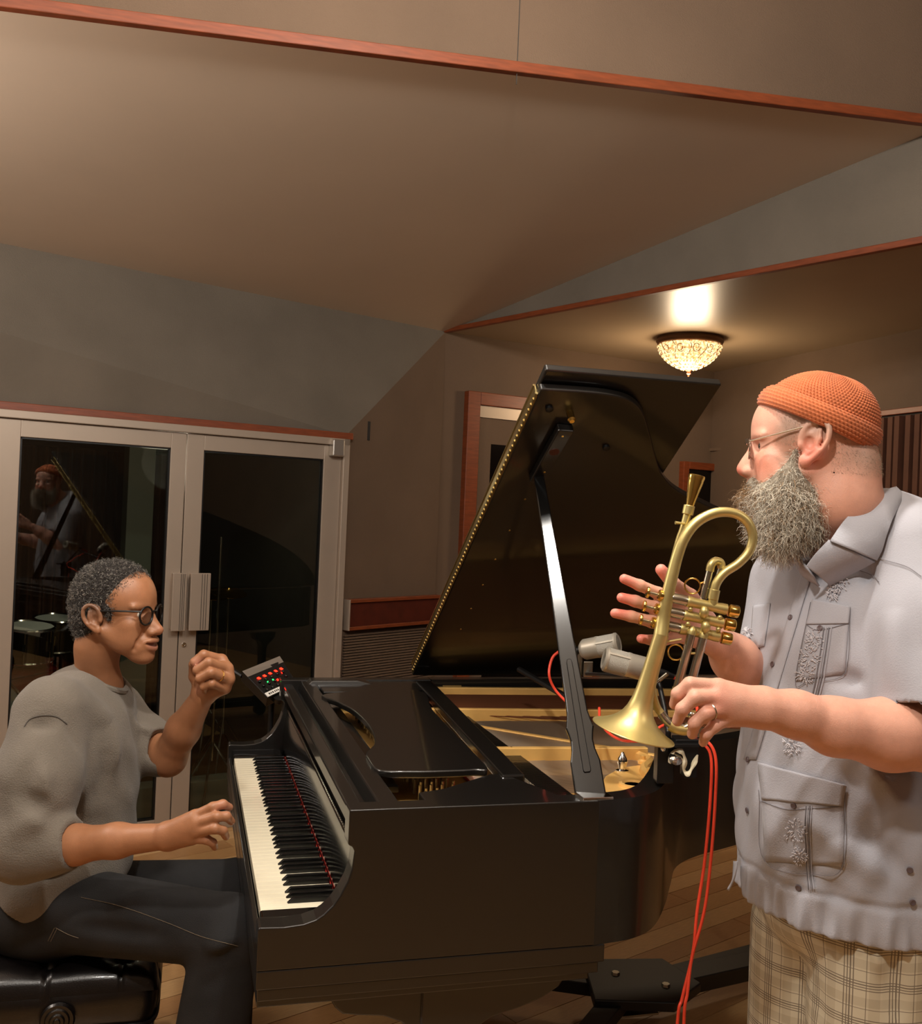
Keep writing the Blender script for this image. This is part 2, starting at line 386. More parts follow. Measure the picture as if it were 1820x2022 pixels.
# small dark framed window far right
ua, ub = UC(1340, 950), UC(1438, 950); z1, z0 = cw(1390, 915)[2], cw(1390, 1010)[2]
wf = MB(); f_ = .05; cbox(wf, ua, ua+f_, z0, z1, .02, .05); cbox(wf, ub-f_, ub, z0, z1, .02, .05); cbox(wf, ua+f_, ub-f_, z1-f_, z1, .02, .05); cbox(wf, ua+f_, ub-f_, z0, z0+f_, .02, .05)
wn2 = struct(wf.build('window_2', M['rust'], bevel=.004)); cbox(MB(), ua+f_, ub-f_, z0+f_, z1-f_, .006, .01).build('dark_pane', M['ebony_g'], wn2)
s_ = MB(); cbox(s_, UC(1400, 885), UC(1400, 885)+.5, cw(1400, 885)[2]-.02, cw(1400, 885)[2], .12, .24); 
tag(s_.build('wall_shelf', M['fab_brown']), 'dark brown shelf high on the far wall behind the orange knit cap', 'shelf')
# ---- acoustic slats and rail on the right wall
def rw(px, py, off=0.): return onp(px, py, CO+nR*off, nR)
ra, rz = rw(1700, 822), rw(1819, 811)
bar('trim_6', zz(CO, ra[2])+dR*.9, zz(R2, ra[2]), nR, .03, .05, M['rust'])
t0 = float(np.dot(ra-CO, dR))-.25
slb = thing('acoustic_slat_panel', zz(CO+dR*(t0+1.6), .1), 'panel of narrow upright brown slats on the right wall behind the orange knit cap', 'wall panel')
MB().obox(zz(CO+dR*(t0+1.6), .5*ra[2])+nR*.01, dR*1.6, (0, 0, .5*ra[2]-.02), nR*.008).build('backing', M['booth'], slb)
sme = None
for i in range(52):
    p = CO+dR*(t0+.03+i*.061)
    b = MB().obox((0, 0, 0), dR*.0165, (0, 0, .5*ra[2]-.03), nR*(.016 if i % 3 else .03))
    o = b.build('slat', M['slat'], slb); o.location = tuple(zz(p, .5*ra[2])+nR*.035-WO[slb])

# ---- the booth behind the glass
bo = -N0
def bp(u, v, z): return D0+E0*u-N0*v+np.array([0, 0, z])
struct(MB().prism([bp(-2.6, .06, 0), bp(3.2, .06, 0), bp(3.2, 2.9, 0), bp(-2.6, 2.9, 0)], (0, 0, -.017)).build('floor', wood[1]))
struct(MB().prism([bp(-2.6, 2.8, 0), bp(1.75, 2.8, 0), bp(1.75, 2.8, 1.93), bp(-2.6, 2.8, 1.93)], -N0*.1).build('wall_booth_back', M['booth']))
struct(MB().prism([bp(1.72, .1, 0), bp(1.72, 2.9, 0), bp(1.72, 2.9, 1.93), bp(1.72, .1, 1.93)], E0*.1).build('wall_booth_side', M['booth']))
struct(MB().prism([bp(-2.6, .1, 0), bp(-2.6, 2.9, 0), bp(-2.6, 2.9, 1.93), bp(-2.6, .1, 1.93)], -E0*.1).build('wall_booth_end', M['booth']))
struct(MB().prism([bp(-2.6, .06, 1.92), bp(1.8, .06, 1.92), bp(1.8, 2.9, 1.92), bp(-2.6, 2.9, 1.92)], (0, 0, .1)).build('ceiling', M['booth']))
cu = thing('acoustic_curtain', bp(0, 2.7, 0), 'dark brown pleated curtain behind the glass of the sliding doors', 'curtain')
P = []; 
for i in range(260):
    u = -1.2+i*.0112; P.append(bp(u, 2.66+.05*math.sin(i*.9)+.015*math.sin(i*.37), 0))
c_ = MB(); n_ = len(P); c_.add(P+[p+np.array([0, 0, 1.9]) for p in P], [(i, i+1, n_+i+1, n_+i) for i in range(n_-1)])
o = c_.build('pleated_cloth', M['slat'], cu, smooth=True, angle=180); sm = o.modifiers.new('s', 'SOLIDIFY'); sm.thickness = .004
for px, w_, lab in ((272, .16, 'grey green upright pilaster seen through the left glass door'), (565, .13, 'grey green upright pilaster seen through the right glass door')):
    g = onp(px, 1000, D0-N0*1.6, N0); 
    b = MB().obox(zz(g, .96), E0*w_/2, (0, 0, .955), N0*.06).obox(zz(g, .12), E0*(w_/2+.02), (0, 0, .12), N0*.08); tag(b.build('pilaster', M['pil'], bevel=.004), lab, 'pilaster')

st0 = MB(); rail(st0, -1.9, 1.6, 0, .15, -.32, .12); struct(st0.build('trim_7', mat('green_grey_step_paint', (.33, .36, .32), .7), bevel=.004))

# ---- crystal ceiling light
fx = at(1362, 668, 5.64); fx[2] = Z
lt = thing('ceiling_light', fx, 'round crystal flush ceiling light glowing under scrolled wire, on the low ceiling', 'ceiling light')
dn = np.array([0, 0, -1.])
MB().lathe(fx, dn, [(0, .185), (.02, .19), (.035, .182), (.04, .17)], 40).build('rim_band', mat('bronze_rim', (.45, .33, .24), .4, metal=.6), lt, smooth=True)
crm = bpy.data.materials.new('lit_crystal'); crm.use_nodes = True; nt = crm.node_tree
em = nt.nodes['Principled BSDF']; vo = nt.nodes.new('ShaderNodeTexVoronoi'); vo.inputs['Scale'].default_value = 60
tcn = nt.nodes.new('ShaderNodeTexCoord'); nt.links.new(tcn.outputs['Object'], vo.inputs[0])
rr = nt.nodes.new('ShaderNodeValToRGB'); rr.color_ramp.elements[0].color = (1, .78, .42, 1); rr.color_ramp.elements[1].color = (.40, .20, .07, 1); rr.color_ramp.elements[1].position = .75
nt.links.new(vo.outputs['Distance'], rr.inputs[0]); nt.links.new(rr.outputs[0], em.inputs['Emission Color']); em.inputs['Emission Strength'].default_value = .9
nt.links.new(rr.outputs[0], em.inputs['Base Color']); em.inputs['Roughness'].default_value = .1
bow = [(.04, .172), (.06, .170), (.09, .156), (.12, .130), (.15, .092), (.17, .052), (.18, .02)]
MB().lathe(fx, dn, bow, 40, False).build('crystal_bowl', crm, lt, smooth=True)
cr = MB()
for j, (h, r) in enumerate([(.052, .176), (.068, .17), (.085, .163), (.102, .15), (.118, .136), (.134, .118), (.148, .098), (.162, .072), (.173, .045)]):
    nn = max(8, int(2*math.pi*r/.019))
    for i in range(nn):
        a = 2*math.pi*(i+.5*(j % 2))/nn; cr.ball(fx+np.array([r*math.cos(a), r*math.sin(a), -h]), .0085, 5, 3)
o = cr.build('crystal_beads', crm, lt); o['kind'] = 'stuff'
wr_ = MB(); wm = M['rust']
def bowp(a, h):
    r = np.interp(h, [x for x, _ in bow], [y for _, y in bow])+.008; return fx+np.array([r*math.cos(a), r*math.sin(a), -h])
for i in range(12):
    a0 = 2*math.pi*i/12
    wr_.tube([bowp(a0+.10*math.sin(t*3.1*2), .04+.135*t) for t in np.linspace(0, 1, 14)], .0022, 5)
    wr_.tube([bowp(a0+.26+.15*(1-.5*t/6.28)*math.cos(t), .078+.024*(1-.3*t/6.28)*math.sin(t)) for t in np.linspace(0, 8, 22)], .002, 5)
wr_.build('wire_scroll', M['rust'], lt)
MB().lathe(fx, dn, [(.178, .022), (.186, .012), (.196, .009), (.203, .013), (.21, .005), (.225, .003)], 14).build('finial', M['rust'], lt, smooth=True)
l = lamp('ceiling_light_bulb', fx+np.array([0, 0, -.26]), 9, (1, .76, .50), .10); l.parent = lt; l.location = (0, 0, -.27)
# ================================================================ GRAND PIANO
ZB, ZT, PWD = .69, .977, 1.48
pn = thing('grand_piano', (.9, .74, 0), 'black grand piano with its lid raised on a prop stick and gold plate inside', 'piano')
EB, EG = M['ebony'], M['ebony_g']
arm = [(0, ZB), (0, .766), (.004, .770), (.046, .768), (.082, .771), (.105, .778), (.119, .787), (.135, .802), (.147, .820), (.160, .845), (.167, .868), (.170, .90), (.166, .908), (.158, .912), (.158, ZT), (.66, ZT), (.66, ZB)]
for y0 in (0, 1.43):
    MB().prism([(x, y0, z) for x, z in arm], (0, .05, 0)).build('side_arm', EB, pn, bevel=.0035, seg=3)
outl = [(.655, 0), (.75, .018), (.82, .065), (.90, .17), (.97, .28), (1.04, .385), (1.13, .45), (1.26, .505), (1.42, .58), (1.60, .69), (1.78, .82), (1.95, .95), (2.07, 1.09), (2.12, 1.24), (2.09, 1.39), (1.98, 1.465), (1.80, 1.48), (.66, 1.48)]
oc = catmull([(x, y, 0) for x, y in outl], 7)
tg = np.gradient(oc, axis=0); tg /= np.linalg.norm(tg, axis=1)[:, None]; inn = oc+np.stack([-tg[:, 1], tg[:, 0], 0*tg[:, 0]], 1)*.05
b = MB(); n_ = len(oc); V = []
for P, z in ((oc, ZB), (oc, ZT-.004), (oc*.9999+inn*.0001, ZT), (inn, ZT), (inn, ZB)):
    V += [(p[0], p[1], z) for p in P]
b.add(V, [(r*n_+i, r*n_+i+1, ((r+1) % 5)*n_+i+1, ((r+1) % 5)*n_+i) for r in range(5) for i in range(n_-1)])
b.build('curved_rim', EB, pn, smooth=True, angle=30)
# soundboard, plate
bot = [p for p in inn]
MB().prism([(.25, .06, .845)]+[(p[0], p[1], .845) for p in bot]+[(.25, 1.42, .845)], (0, 0, .012)).build('soundboard', M['sound'], pn)
ins2 = oc+np.stack([-tg[:, 1], tg[:, 0], 0*tg[:, 0]], 1)*.055
ins3 = oc+np.stack([-tg[:, 1], tg[:, 0], 0*tg[:, 0]], 1)*.13
# plate: ledge round the rim, pin block, struts
pl = MB(); m_ = len(oc)
V = [(p[0], p[1], .905) for p in ins2]+[(p[0], p[1], .905) for p in ins3]+[(p[0], p[1], .87) for p in ins3]
pl.add(V, [(i, i+1, m_+i+1, m_+i) for i in range(m_-1)]+[(m_+i, m_+i+1, 2*m_+i+1, 2*m_+i) for i in range(m_-1)])
pl.box((.27, .055, .88), (.66, 1.425, .905))
pl.obox((.70, .12, .8925), (.05, 0, 0), (0, .06, 0), (0, 0, .0124))
plate = pl.build('gold_plate', M['gold'], pn, smooth=True)
def strut(a, b, w_=.013, z0=.895, z1=.945):
    a, b = np.array([*a, 0.]), np.array([*b, 0.]); d = nrm(b-a); s_ = np.array([-d[1], d[0], 0]); L_ = np.linalg.norm(b-a)
    sec = [(-w_*1.6, z0), (w_*1.6, z0), (w_, z0+.012), (w_*.8, z1), (-w_*.8, z1), (-w_, z0+.012)]
    q = MB().prism([a+s_*x+np.array([0, 0, z]) for x, z in sec], d*L_); q.build('plate_strut', M['gold'], plate, bevel=.002)
strut((.50, 1.405), (2.0, 1.30), .014, .88, .958); strut((.52, 1.06), (1.86, .93), .013, .885, .955); strut((.58, 1.05), (1.12, .50), .011, .89, .925); strut((.46, .575), (1.02, .53), .013, .885, .952)
strut((.46, .235), (.80, .20), .010, .89, .93)
MB().prism([(.66, .05, .900), (.72, .06, .900), (.79, .10, .900), (.85, .16, .900), (.90, .23, .900), (.95, .31, .900), (.985, .37, .900), (.985, .46, .900), (.90, .43, .900), (.83, .36, .900), (.77, .26, .900), (.66, .21, .900)], (0, 0, .027)).build('treble_casting', M['gold'], plate, bevel=.003)
# S-curved treble rib of the plate
sp = catmull([(.99, .54, 0), (1.0, .47, 0), (.95, .40, 0), (.93, .33, 0), (.955, .27, 0)], 6)
q = MB(); q.tube([(p[0], p[1], .925) for p in sp], .012, 8, flat=1.6); q.build('plate_rib', M['gold'], plate, smooth=True)
for (x, y, rr_) in ((.86, .27, .035), (.80, .14, .03), (.92, .24, .02), (.73, .13, .02)):
    MB().lathe((x, y, .925), (0, 0, 1), [(0, rr_), (.008, rr_*.95), (.009, rr_*.75), (.005, rr_*.6)], 24).build('plate_hole', M['gold'], plate, smooth=True)
    MB().lathe((x, y, .926), (0, 0, 1), [(0, rr_*.6), (.004, rr_*.58)], 20).build('hole_shadow', M['rust'], plate)
nb = on(1228, 1520, 2, .93)
MB().lathe((nb[0], nb[1], .926), (0, 0, 1), [(0, .016), (.004, .016), (.006, .009), (.014, .010), (.024, .013), (.032, .011), (.04, .006), (.047, .003)], 18).build('nose_bolt', M['chrome'], pn, smooth=True)
for (x, y) in ((.93, .33), (.97, .45), (1.5, 1.385), (1.0, 1.0), (.66, .565)):
    MB().lathe((x, y, .93), (0, 0, 1), [(0, .012), (.008, .012), (.012, .007), (.02, .007), (.022, .003)], 12).build('plate_bolt', M['gold'], plate, smooth=True)
# strings
def strs(n0, n1, y0, y1, ye0, ye1, z, m, x0=.50, rad=.0006, nm='strings'):
    q = MB()
    for i in range(n0, n1):
        t = (i-n0)/max(1, n1-n0-1); ya = y0+(y1-y0)*t; yb = ye0+(ye1-ye0)*t
        # the far end stops at the plate ledge
        d = np.array([1., (yb-ya)/1.5]); xe = x0
        while xe < 2.02:
            xx = xe; yy = ya+(xx-x0)*d[1]
            k_ = np.searchsorted(BX, xx); lim = BY[min(k_, len(BY)-1)]
            if yy < lim+.09: break
            xe += .02
        q.tube([(x0, ya, z), (xe, ya+(xe-x0)*d[1], z)], rad, 4, False)
    o = q.build(nm, m, pn); o['kind'] = 'stuff'
half = [p for p in oc if p[1] < 1.3]; BX = [p[0] for p in half]; BY = [p[1] for p in half]
strs(0, 150, .24, 1.02, .26, 1.02, .921, M['strings']); strs(0, 34, 1.10, 1.39, .62, 1.28, .935, M['copper'], .52, .0016, 'bass_strings')
# red felt strip woven under the strings
MB().box((.505, .07, .908), (.53, 1.38, .912)).build('string_felt', M['felt'], pn)
q = MB()
for i in range(150):
    y = .09+i*.0087; q.box((.62, y, .92), (.68, y+.0055, .934))
o = q.build('dampers', M['ebony'], pn); o['kind'] = 'stuff'
q = MB()
for i in range(52):
    for j in range(4):
        q.cyl((.36+j*.025+(i % 2)*.008, .09+i*.0252, .905), (.36+j*.025+(i % 2)*.008, .09+i*.0252, .938), .0032, n=6)
o = q.build('tuning_pins', M['silver'], pn); o['kind'] = 'stuff'
# keybed with its stepped moulding, key blocks, key slip
for z0, z1, x1, y0 in ((.655, ZB, .682, .001), (.632, .655, .672, .006), (.618, .632, .655, .013)):
    MB().box((.001 if z1 > .68 else .004, y0, z0), (x1, PWD-y0, z1)).build('keybed_moulding', EB, pn, bevel=.0025)
MB().box((.001, .05, ZB), (.012, 1.43, .728)).build('key_slip', EB, pn, bevel=.002)
for y0, y1 in ((.05, .1275), (1.3525, 1.43)):
    MB().box((.012, y0, ZB), (.165, y1, .752)).build('key_block', EG, pn, bevel=.004)
wk = MB().box((-.0005, -.01135, -.022), (.150, .01135, 0)); wm_ = bpy.data.meshes.new('white_key'); wm_.from_pydata(wk.v, [], wk.f); wm_.materials.append(M['ivory'])
bm_ = bpy.data.meshes.new('black_key')
sec = [(-.0055, 0), (.0055, 0), (.0046, .0115), (-.0046, .0115)]
V = [(0, y, z) for y, z in sec[:2]]+[(.012, y, z) for y, z in sec[2:]]+[(.098, y, z) for y, z in sec]
bm_.from_pydata(V, [], [(0, 1, 2, 3), (7, 6, 5, 4), (0, 4, 5, 1), (1, 5, 6, 2), (2, 6, 7, 3), (3, 7, 4, 0)]); bm_.materials.append(M['sharp'])
for i in range(52):       # from the treble end (near the camera) to the bass
    o = link('white_key', wm_, None, pn); y = .129+.0235*(i+.5); o.location = tuple(np.array([.0155, y, .745])-WO[pn])
    bv = o.modifiers.new('bevel', 'BEVEL'); bv.width = .0012; bv.segments = 2
    # white key index from bass
    kb_ = 51-i; note = 'ABCDEFG'[kb_ % 7]
    if note in 'ACDFG' and kb_ < 51:      # sharp above this key: lies towards the treble (-Y)
        off = {'C': .003, 'D': -.003, 'F': .004, 'G': 0, 'A': -.004}[note]
        o = link('black_key', bm_, None, pn); o.location = tuple(np.array([.0685, y-.01175+off, .744])-WO[pn])
        bv = o.modifiers.new('bevel', 'BEVEL'); bv.width = .001; bv.segments = 2
MB().box((.1665, .129, .742), (.1685, 1.351, .7475)).build('felt_strip', M['felt'], pn)
# fallboard: polished curved face, hinge, upper rail
fbp = [(.170, .735), (.1695, .76), (.170, .80), (.174, .84), (.181, .875), (.190, .878), (.200, .84), (.20, .735)]
MB().prism([(x, .055, z) for x, z in fbp], (0, 1.37, 0)).build('fallboard', EG, pn, bevel=.001, smooth=True)
h = MB().cyl((.183, .06, .880), (.183, 1.42, .880), .0028, n=8)
for i in range(90): h.cyl((.183, .062+i*.0151, .880), (.183, .0715+i*.0151, .880), .0036, n=8)
h.build('fallboard_hinge', M['chrome'], pn, smooth=True)
MB().box((.188, .052, .86), (.215, 1.428, .882)).build('fallboard_flap', EG, pn, bevel=.003)
MB().prism([(.205, .052, .875), (.212, .052, .94), (.222, .052, ZT-.003), (.262, .052, ZT-.003), (.262, .052, .875)], (0, 1.376, 0)).build('shelf_rail', EB, pn, bevel=.003)
MB().box((.165, .052, .93), (.196, 1.428, .962)).build('front_rail', EB, pn, bevel=.004)
MB().box((.196, .052, .90), (.214, 1.428, .945)).build('rail_groove', EG, pn)
# side ledges, music desk, crossbar
MB().prism([(.315, .052, .955), (.315, .115, .955), (.37, .135, .955), (.50, .235, .955), (.535, .235, .955), (.60, .052, .955)], (0, 0, .018)).build('treble_shelf', EB, pn, bevel=.003)
MB().prism([(.27, 1.428, .955), (.27, 1.24, .955), (.56, 1.24, .955), (.66, 1.34, .955), (.66, 1.428, .955)], (0, 0, .018)).build('bass_shelf', EB, pn, bevel=.003)
dk = [(.268, 1.16), (.56, 1.21), (.535, .9), (.515, .5), (.503, .26), (.47, .246), (.40, .240), (.33, .243), (.262, .262), (.255, .36), (.262, .42), (.30, .52), (.318, .7), (.31, .9), (.285, 1.03)]
dz = .966
MB().prism([(x, y, dz) for x, y in catmull([(a, c, 0) for a, c in dk], 4, True)[:, :2]], (0, 0, .016)).build('music_desk', EB, pn, smooth=True, bevel=.003, angle=30)
MB().hexa([(.520, .205, .955), (.572, .205, .955), (.655, 1.40, .955), (.60, 1.40, .955), (.520, .205, .978), (.572, .205, .978), (.655, 1.40, .978), (.60, 1.40, .978)]).build('crossbar', EB, pn, bevel=.004)
MB().box((.27, .235, .940), (.30, 1.25, .952)).build('desk_rail', EG, pn)
MB().hexa([(.22, 1.36, .955), (.52, 1.36, .955), (.52, 1.43, .955), (.22, 1.43, .955), (.25, 1.37, .985), (.40, 1.37, .985), (.40, 1.43, .985), (.25, 1.43, .985)]).build('lid_lock_block', EB, pn, bevel=.004)
# ---- lid
TH = .62; ct, st = math.cos(TH), math.sin(TH); ln_ = np.array([0, st, ct])
def lidp(x, u, h=0.): return np.array([x, 1.462-u*ct, .985+u*st])+ln_*h
lo = [(.60, 1.445), (.70, 1.447), (.765, 1.445), (.816, 1.435), (.852, 1.415), (.884, 1.38), (.928, 1.313), (.974, 1.238), (1.026, 1.162), (1.10, 1.098), (1.22, 1.037), (1.38, .96), (1.58, .85), (1.76, .72), (1.93, .58), (2.05, .44), (2.12, .28), (2.12, .12), (2.06, .0)]
lc = catmull([(a, c, 0) for a, c in lo], 5)[:, :2]; lpoly = [(.60, 0.)]+[tuple(p) for p in lc]
lid = MB().prism([lidp(x, u) for x, u in lpoly], ln_*.02).build('lid', EB, pn, bevel=.004, seg=3)
MB().prism([lidp(x, u, .024) for x, u in [(.604, .01), (.604, 1.484), (1.046, 1.484), (1.046, .01)]], ln_*.02).build('lid_front_flap', EB, pn, bevel=.005, seg=3)
h = MB()
for u0 in (.02,):
    h.tube([lidp(.598, .02, .004), lidp(.598, 1.42, .004)], .0035, 8); h.tube([lidp(.598, .02, .036), lidp(.598, 1.42, .036)], .003, 8)
    for i in range(74): h.tube([lidp(.596, .03+i*.019, .004), lidp(.596, .041+i*.019, .004)], .0040, 8)
    h.obox(lidp(.600, .72, .02), np.array([.002, 0, 0]), (lidp(0, 1, 0)-lidp(0, 0, 0))*.70, ln_*.018)
h.build('piano_hinge', M['hinge'], pn, smooth=True)
# prop cup block, screws, bumpers under the lid
blk = MB().prism([lidp(x, u, -.0005) for x, u in [(.668, 1.13), (.706, 1.13), (.716, 1.335), (.676, 1.335)]], -ln_*.022).build('prop_cup_block', EB, lid, bevel=.003)
MB().lathe(lidp(.692, 1.255, -.0215), -ln_, [(0, .013), (.002, .0125)], 20).build('cup_hole', M['rust_dark'], lid)
MB().lathe(lidp(.695, 1.375, 0), -ln_, [(0, .009), (.018, .008), (.022, .010), (.028, .006)], 14).build('lid_latch', M['brass'], lid, smooth=True)
for k_, u in enumerate((1.315, 1.175, 1.03, .885, .74, .60, .46, .33)):
    MB().lathe(lidp(.693 if u > 1.1 else .690, u, -.022 if u > 1.13 else 0), -ln_, [(0, .0032), (.0012, .003)], 10).build('screw', M['brass'], lid)
for x, u in ((.64, 1.385), (.83, 1.26)):
    MB().lathe(lidp(x, u, 0), -ln_, [(0, .009), (.006, .009), (.008, .006)], 16).build('rubber_bumper', M['black'], lid, smooth=True)
MB().box((.70, 1.424, .930), (.765, 1.428, .958)).build('maker_plate', mat('dull_brass', (.62, .50, .28), .5, metal=.5), pn)
for i, x in enumerate((.708, .7155, .723, .731, .739, .747, .754)): MB().box((x, 1.4225, .940), (x+.004, 1.4245, .947)).build('engraved_mark', M['rust'], pn)
# ---- prop stick
A = np.array([.656, .027, .950]); B = lidp(.687, 1.15, -.004); sdv = nrm(B-A); SL = np.linalg.norm(B-A)
sw = nrm(np.cross(sdv, np.array([.27, .96, 0]))); sw = sw if sw[0] > 0 else -sw; sn = np.cross(sw, sdv); sn = sn if sn[1] < 0 else -sn
pro = [(0, .031), (.10, .031), (.125, .025), (.145, .0235), (.16, .026), (.175, .0295), (.19, .026), (.21, .0225), (.30, .0205), (SL*.6, .017), (SL, .0125)]
poly = [A+sdv*s_+sw*w_ for s_, w_ in pro]+[A+sdv*s_-sw*w_ for s_, w_ in reversed(pro)]
stk = MB().prism([p-sn*.009 for p in poly], sn*.018).build('prop_stick', M['stick'], pn, bevel=.003, seg=3)
gp = [(.075, .006), (.08, .0085), (.20, .0075), (.325, .0065), (.333, .004)]
gpoly = [A+sdv*s_+sw*w_ for s_, w_ in gp]+[A+sdv*s_-sw*w_ for s_, w_ in reversed(gp)]
MB().prism([p+sn*.0085 for p in gpoly], sn*.0035).build('stick_inlay', M['stick'], stk, bevel=.0015)
MB().box((.625, .005, ZT-.001), (.69, .05, ZT+.005)).build('stick_hinge_plate', M['chrome'], pn, bevel=.001)
# ---- legs and iron dolly
def leg(x, y, sx=1.):
    P = [(-.235, .619), (-.215, .585), (-.20, .571), (-.17, .566), (-.12, .560), (-.085, .545), (-.055, .52), (-.045, .48), (-.04, .14), (.04, .14), (.045, .48), (.06, .515), (.10, .538), (.16, .552), (.205, .567), (.24, .587), (.262, .619)]
    MB().prism([(x+a*sx, y-.03, z) for a, z in P], (0, .06, 0)).build('leg', EB, pn, bevel=.003)
leg(.37, .085); leg(.37, 1.395); leg(1.85, 1.15, .4)
MB().box((.325-.002, .053, .50), (.327, .0556, .617)).build('leg_seam', M['seam'], pn)
dl = thing('piano_dolly', (1.2, .97, 0), 'black iron three-armed dolly on casters under the grand piano', 'dolly')
hub = np.array([1.2, .97, .10])
MB().prism([(1.05, .86, .105), (1.28, .80, .105), (1.42, .90, .105), (1.38, 1.08, .105), (1.12, 1.12, .105)], (0, 0, .03)).build('hub_plate', M['iron'], dl, bevel=.004)
for x, y in ((.37, .085), (.37, 1.395), (1.85, 1.15)):
    e = np.array([x, y, .10]); d = nrm(e-hub); s_ = np.cross(d, (0, 0, 1))
    MB().obox((hub+e)/2, (e-hub)/2+d*.06, s_*.035, (0, 0, .02)).build('dolly_arm', M['iron'], dl, bevel=.003)
    MB().lathe(e+np.array([0, 0, .02]), (0, 0, 1), [(0, .065), (.02, .065), (.02, .055), (.005, .05)], 20).build('leg_cup', M['iron'], dl, smooth=True)
    MB().cyl(e-np.array([0, 0, .05])+s_*-.02, e-np.array([0, 0, .05])+s_*.02, .045, n=20).build('caster_wheel', M['black'], dl, smooth=True)
for q_ in ((1.30, .90), (1.18, 1.0)): MB().lathe((*q_, .135), (0, 0, 1), [(0, .014), (.008, .012)], 6).build('bolt', M['silver'], dl)
e = on(1480, 1900, 2, .1); e2 = on(1275, 1975, 2, .08)
MB().obox((np.array(e)+hub)/2+np.array([.1, 0, 0]), (np.array(e)-hub)*.62, (0, .045, 0), (0, 0, .025)).build('dolly_arm', M['iron'], dl, bevel=.003)
MB().hexa([(1.08, .90, .05), (1.28, .90, .05), (1.28, .94, .05), (1.08, .94, .05), (1.08, .90, .056), (1.28, .90, .056), (1.28, .94, .056), (1.08, .94, .056)]).build('edge_strip', M['silver'], dl)
# lyre posts with pedals
for x in (.47, .51): MB().cyl((x, .70, .62), (x, .70, .12), .011, n=10).build('lyre_post', EB, pn, smooth=True)
for x in (.63, ): pass
MB().box((.44, .62, .10), (.54, .78, .16)).build('pedal_box', EB, pn, bevel=.005)
for y in (.65, .70, .75): MB().box((.36, y-.012, .11), (.45, y+.012, .118)).build('pedal', M['brass'], pn, bevel=.003)
